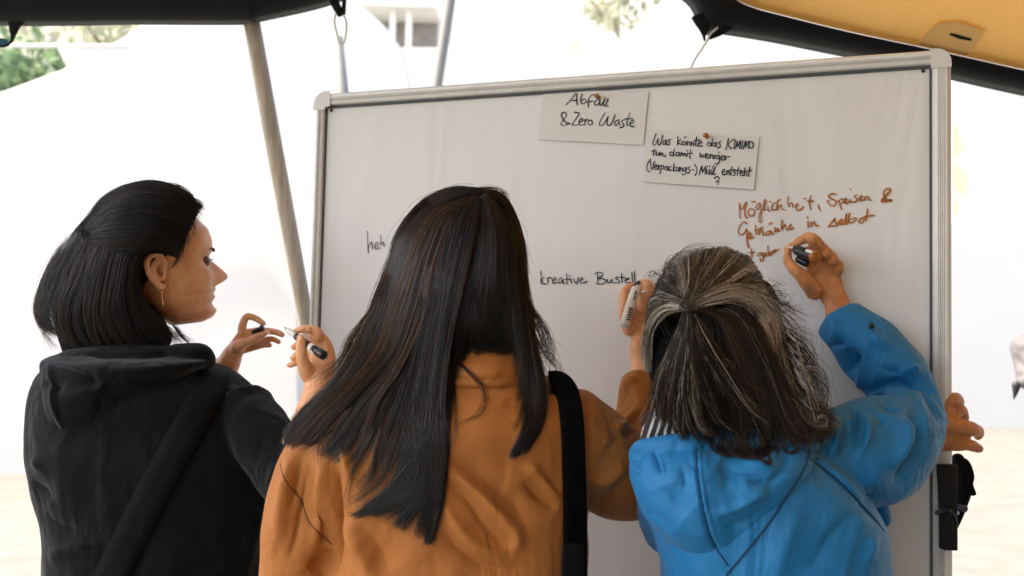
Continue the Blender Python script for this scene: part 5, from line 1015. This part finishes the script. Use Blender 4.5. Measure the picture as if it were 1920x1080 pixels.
tail = [[(1284, 580, 1.278), (1262, 640, 1.272), (1236, 700, 1.275), (1224, 745, 1.285), (1240, 790, 1.29)], [(1286, 582, 1.272), (1272, 650, 1.262), (1254, 720, 1.265), (1246, 770, 1.275), (1250, 800, 1.282)], [(1289, 582, 1.27), (1284, 650, 1.256), (1280, 730, 1.26), (1284, 800, 1.27), (1300, 830, 1.275)], [(1292, 582, 1.27), (1302, 650, 1.258), (1316, 720, 1.262), (1340, 780, 1.27), (1370, 806, 1.275)], [(1295, 580, 1.274), (1322, 640, 1.264), (1350, 690, 1.27), (1384, 735, 1.278), (1404, 752, 1.284)]]
lay.append(strands(tail, 2300, .00038, 18, 3.0, .008, .42, .08, 6, 1.3, clump=.7, nclump=30, cols=G2, cw=cwt, seed=24))
under = [[(1235, 690, 1.31), (1232, 760, 1.31), (1216, 800, 1.32), (1202, 796, 1.33)], [(1300, 600, 1.31), (1300, 700, 1.29), (1310, 790, 1.29), (1330, 836, 1.295)], [(1340, 580, 1.31), (1360, 690, 1.285), (1370, 790, 1.28), (1390, 846, 1.285)], [(1380, 572, 1.31), (1420, 680, 1.29), (1440, 780, 1.28), (1440, 850, 1.285)], [(1410, 590, 1.32), (1450, 690, 1.30), (1480, 780, 1.285), (1490, 830, 1.29)], [(1436, 620, 1.34), (1472, 700, 1.32), (1510, 770, 1.30), (1540, 800, 1.30)]]
lay.append(strands(under, 3000, .0004, 18, 4.0, .008, .42, .15, 8, 1.4, clump=.75, nclump=34, cols=G3, cw=cwd, seed=25))
side = [[(1440, 600, 1.34), (1456, 650, 1.33), (1470, 710, 1.31), (1500, 765, 1.295), (1540, 790, 1.29)], [(1456, 620, 1.35), (1474, 670, 1.34), (1490, 720, 1.32), (1520, 760, 1.30), (1556, 776, 1.295)]]
lay.append(strands(side, 900, .0004, 20, 6, .008, .25, .15, 8, 1.5, cols=((.28, .24, .20), (.06, .036, .023), (.015, .011, .009)), cw=(.25, .35, .4), seed=26))
curl = [[(1450, 640, 1.35), (1490, 690, 1.34), (1525, 740, 1.33), (1520, 775, 1.325), (1490, 760, 1.32)], [(1460, 620, 1.36), (1520, 680, 1.35), (1550, 730, 1.34), (1545, 780, 1.33), (1505, 800, 1.32)], [(1445, 600, 1.37), (1500, 640, 1.36), (1530, 690, 1.35), (1535, 720, 1.35)]]
lay.append(strands(curl, 110, .00034, 24, 9, .02, .3, .2, 12, 1.6, cols=G2, cw=cwt, seed=27))
fly = [[(1430, 560, 1.40), (1470, 575, 1.40), (1510, 600, 1.40), (1530, 640, 1.40)], [(1420, 520, 1.41), (1440, 535, 1.41), (1456, 530, 1.41), (1446, 510, 1.41)], [(1440, 580, 1.39), (1480, 610, 1.39), (1525, 650, 1.39), (1545, 700, 1.38)], [(1425, 545, 1.40), (1460, 560, 1.40), (1500, 556, 1.40)]]
lay.append(strands(fly, 110, .0003, 20, 7, .012, .4, .1, 9, 1.4, cols=G1, cw=cwg, seed=28))
lay.append(strands([[(1240, 520, 1.43), (1215, 520, 1.43), (1205, 545, 1.43)], [(1250, 500, 1.43), (1290, 462, 1.44), (1340, 455, 1.44), (1380, 462, 1.44)], [(1216, 620, 1.42), (1200, 640, 1.42), (1208, 690, 1.41)]], 110, .0003, 16, 7, .01, .4, .2, 7, 1.4, cols=G1, cw=cwg, seed=29))
curl2 = [[(1450, 660, 1.33), (1500, 730, 1.31), (1548, 770, 1.30), (1562, 800, 1.30), (1530, 812, 1.295), (1500, 795, 1.29)], [(1440, 680, 1.32), (1480, 750, 1.30), (1520, 800, 1.29), (1556, 806, 1.29), (1560, 780, 1.295), (1536, 772, 1.295)], [(1430, 700, 1.31), (1470, 780, 1.29), (1500, 836, 1.285), (1530, 846, 1.285), (1536, 824, 1.285)]]
lay.append(strands(curl2, 420, .00034, 26, 9, .012, .3, .3, 12, 1.4, cols=((.22, .18, .14), (.06, .038, .025), (.015, .011, .009)), cw=(.18, .37, .45), seed=31, clump=.6, nclump=16))
mixd = [[(1300, 582, 1.28), (1350, 600, 1.285), (1390, 690, 1.275), (1420, 780, 1.27), (1425, 835, 1.275)], [(1310, 578, 1.285), (1385, 590, 1.29), (1430, 670, 1.285), (1470, 770, 1.275), (1490, 825, 1.28)]]
lay.append(strands(mixd, 60, .00034, 22, 8, .006, .4, .2, 8, 1.4, cols=((.06, .04, .028), (.2, .16, .13), (.02, .014, .01)), cw=(.4, .1, .5), seed=32))
lay.append(strands(top, 260, .0003, 18, 8, .008, .25, .2, 9, 1.2, cols=G1, cw=cwg, seed=55, clump=0))
ring = [[(1400, 830, 1.285), (1420, 860, 1.28), (1450, 846, 1.28), (1440, 822, 1.28)], [(1350, 820, 1.285), (1345, 845, 1.28), (1375, 850, 1.28), (1395, 826, 1.28)], [(1470, 800, 1.285), (1500, 840, 1.28), (1505, 815, 1.28)]]
lay.append(strands(ring, 160, .00036, 18, 4, .004, .3, .1, 5, 1.3, cols=G3, cw=cwd, seed=30))
for (lx, ly, lr, ld, ln) in ((1382, 842, 15, 1.275, 34), (1438, 848, 20, 1.272, 40), (1500, 806, 17, 1.275, 30), (1528, 752, 16, 1.285, 24), (1540, 790, 13, 1.28, 22), (1480, 838, 13, 1.275, 24), (1345, 838, 12, 1.275, 20), (1520, 700, 18, 1.30, 16)):
    a0 = lx * .7; lp = [(lx - 30, ly - 70, ld + .005)] + [(lx + lr * math.cos(a0 + .8 * q_), ly + lr * .75 * math.sin(a0 + .8 * q_), ld) for q_ in range(8)]
    lay.append(strands([lp, [(x_ + 3, y_ + 2, z_) for x_, y_, z_ in lp]], ln, .00036, 30, 2.2, .004, .35, .3, 2, 1, cols=G3 if ld < 1.279 else G2, seed=int(lx), clump=0))
spread = [[(1292, 584, 1.272), (1312, 640, 1.262), (1340, 700, 1.262), (1390, 770, 1.268), (1450, 815, 1.275)], [(1296, 582, 1.274), (1335, 640, 1.266), (1380, 700, 1.268), (1420, 740, 1.275), (1460, 760, 1.28)], [(1284, 584, 1.274), (1256, 650, 1.268), (1228, 710, 1.275), (1212, 770, 1.29), (1190, 800, 1.30)]]
lay.append(strands(spread[:2], 240, .00036, 22, 5, .006, .5, .1, 9, 1.1, cols=G2, cw=(.10, .25, .65), seed=61, clump=.25, nclump=40))
lay.append(strands(spread[2:] + [[(x_ + 16, y_ + 10, z_) for x_, y_, z_ in spread[2]]], 160, .00036, 22, 5, .006, .5, .1, 8, 1.1, cols=G2, cw=(.12, .25, .63), seed=62))
hr3 = hair_obj('hair', lay, SOL, (.010, .008, .007), M['hair3'], w3)
tv = []
for a in np.linspace(0, 2 * math.pi, 13)[:-1]:
    tv.append(P(1289 + 11 * math.cos(a), 575 + 7 * math.sin(a), 1.264 - .004 * math.sin(a)))
obj('hair_tie', [limb([(v, .0034, .0034) for v in tv + tv[:2]], 12, 3), ball(P(1289, 575, 1.266), .0085, .007, .005, 10)], M['black'], hr3)
# marker of woman 3
D = 1.60
m3 = marker('marker_pen', [(300, 275, D + .012, 40), (340, 300, D + .006, 58), (440, 340, D - .008, 64), (530, 362, D - .022, 66)], 'black marker pen with an orange end held by the person in the blue jacket', C4, 6.0, M['black'])
obj('nib', [limb(chain(C4, 6.0, [(205, 268, D + .05, 8), (262, 262, D + .026, 14), (300, 275, D + .012, 26)]), 12, 3)], M['white'], m3)
obj('end_cap', [limb(chain(C4, 6.0, [(510, 358, D - .02, 67), (552, 366, D - .028, 62)]), 18, 3, 2, .2)], M['orange'], m3)
obj('label', [limb(chain(C4, 6.0, [(425, 296, D - .035, 20, .3), (500, 318, D - .046, 20, .3)]), 10, 3, 4, .1)], M['white'], m3)
obj('clip', [limb(chain(C4, 6.0, [(350, 400, D + .01, 44), (420, 440, D + .004, 44)]), 12, 3)], M['black'], m3)  # black plug painting the dark gap between thumb and fingers

# ------------------------------------------------------------------ 4: blurred passer-by beyond the board, right
w4 = person(2075, 3.4, 'person in a grey sweater standing out of focus at the far right edge')
c = np.array([w4.location.x, w4.location.y, 0]); zs = lambda z: c + np.array([0, 0, z])
hp, L4 = head(zs(1.56), np.array([-.8, -.5, 0]), np.array([0, 0, 1.0]), .22)
b = hp + [limb([(zs(1.44), .055, .055), (zs(1.34), .07, .06)], 16, 4), limb([(zs(1.33), .15, .09), (zs(1.1), .14, .10), (zs(.9), .15, .10)], 24, 5)]
E = P(1922, 648, 3.4); S = c + np.array([-.16, 0, 1.36]); Hn = P(1930, 722, 3.3)
b += [limb([(S, .03, .03), (E, .010, .010), (Hn, .010, .010)], 14, 5), limb([(Hn + [.02, 0, 0], .016, .014), (Hn + [.03, -.02, -.02], .03, .014), (Hn + [.06, -.03, -.03], .028, .012)], 12, 4)]
for k in range(4): b.append(limb([(Hn + [.05, -.03, -.045 + .016 * k], .008, .008), (Hn + [.085, -.045, -.05 + .016 * k], .007, .007), (Hn + [.105, -.04, -.07 + .016 * k], .006, .006)], 8, 4))
b.append(limb([(c + np.array([.17, 0, 1.30]), .045, .045), (c + np.array([.22, .02, 1.05]), .035, .035), (c + np.array([.2, -.06, .82]), .025, .025)], 14, 5))
link('body', remesh(b, .006, 3), M['skin1'], w4)
sw = [limb([(zs(1.38), .09, .075), (zs(1.31), .18, .11), (zs(1.1), .17, .125), (zs(.9), .18, .13), (zs(.86), .18, .13)], 28, 5), limb([(S, .07, .07), ((S + E) / 2, .058, .058), (E, .044, .05), ((E + Hn) / 2, .036, .045), (E * .15 + Hn * .85, .034, .04)], 18, 5),
      limb([(c + np.array([.17, 0, 1.31]), .07, .07), (c + np.array([.22, .02, 1.05]), .055, .055), (c + np.array([.2, -.05, .86]), .045, .045)], 16, 5)]
sm = remesh(sw, .009, 4)
SCULPT = 1.0
sculpt(sm, [([(1900, 664), (1912, 682), (1930, 676)], 6, -9), ([(1894, 690), (1906, 704), (1930, 694)], 5, -8), ([(1900, 640), (1916, 650), (1930, 640)], 6, 5)])
link('sweater', sm, M['greycloth'], w4)
obj('cuff', [limb([(P(1906, 722, 3.27), .014, .012), (P(1904, 734, 3.27), .009, .008), (P(1901, 748, 3.27), .002, .002)], 12, 4)], M['shoe'], w4)
obj('hair', [ball(L4(-.04, 0, .66), .095, .1, .1, 14)], M['lash'], w4)
tl_ = obj('tote_bag', [limb([(P(1897, 722, 3.22), .012, .01), (P(1900, 735, 3.22), .016, .012), (P(1899, 746, 3.22), .002, .002)], 12, 4)], M['teal']) if False else None
lower_body(w4, 0, 0, 0)
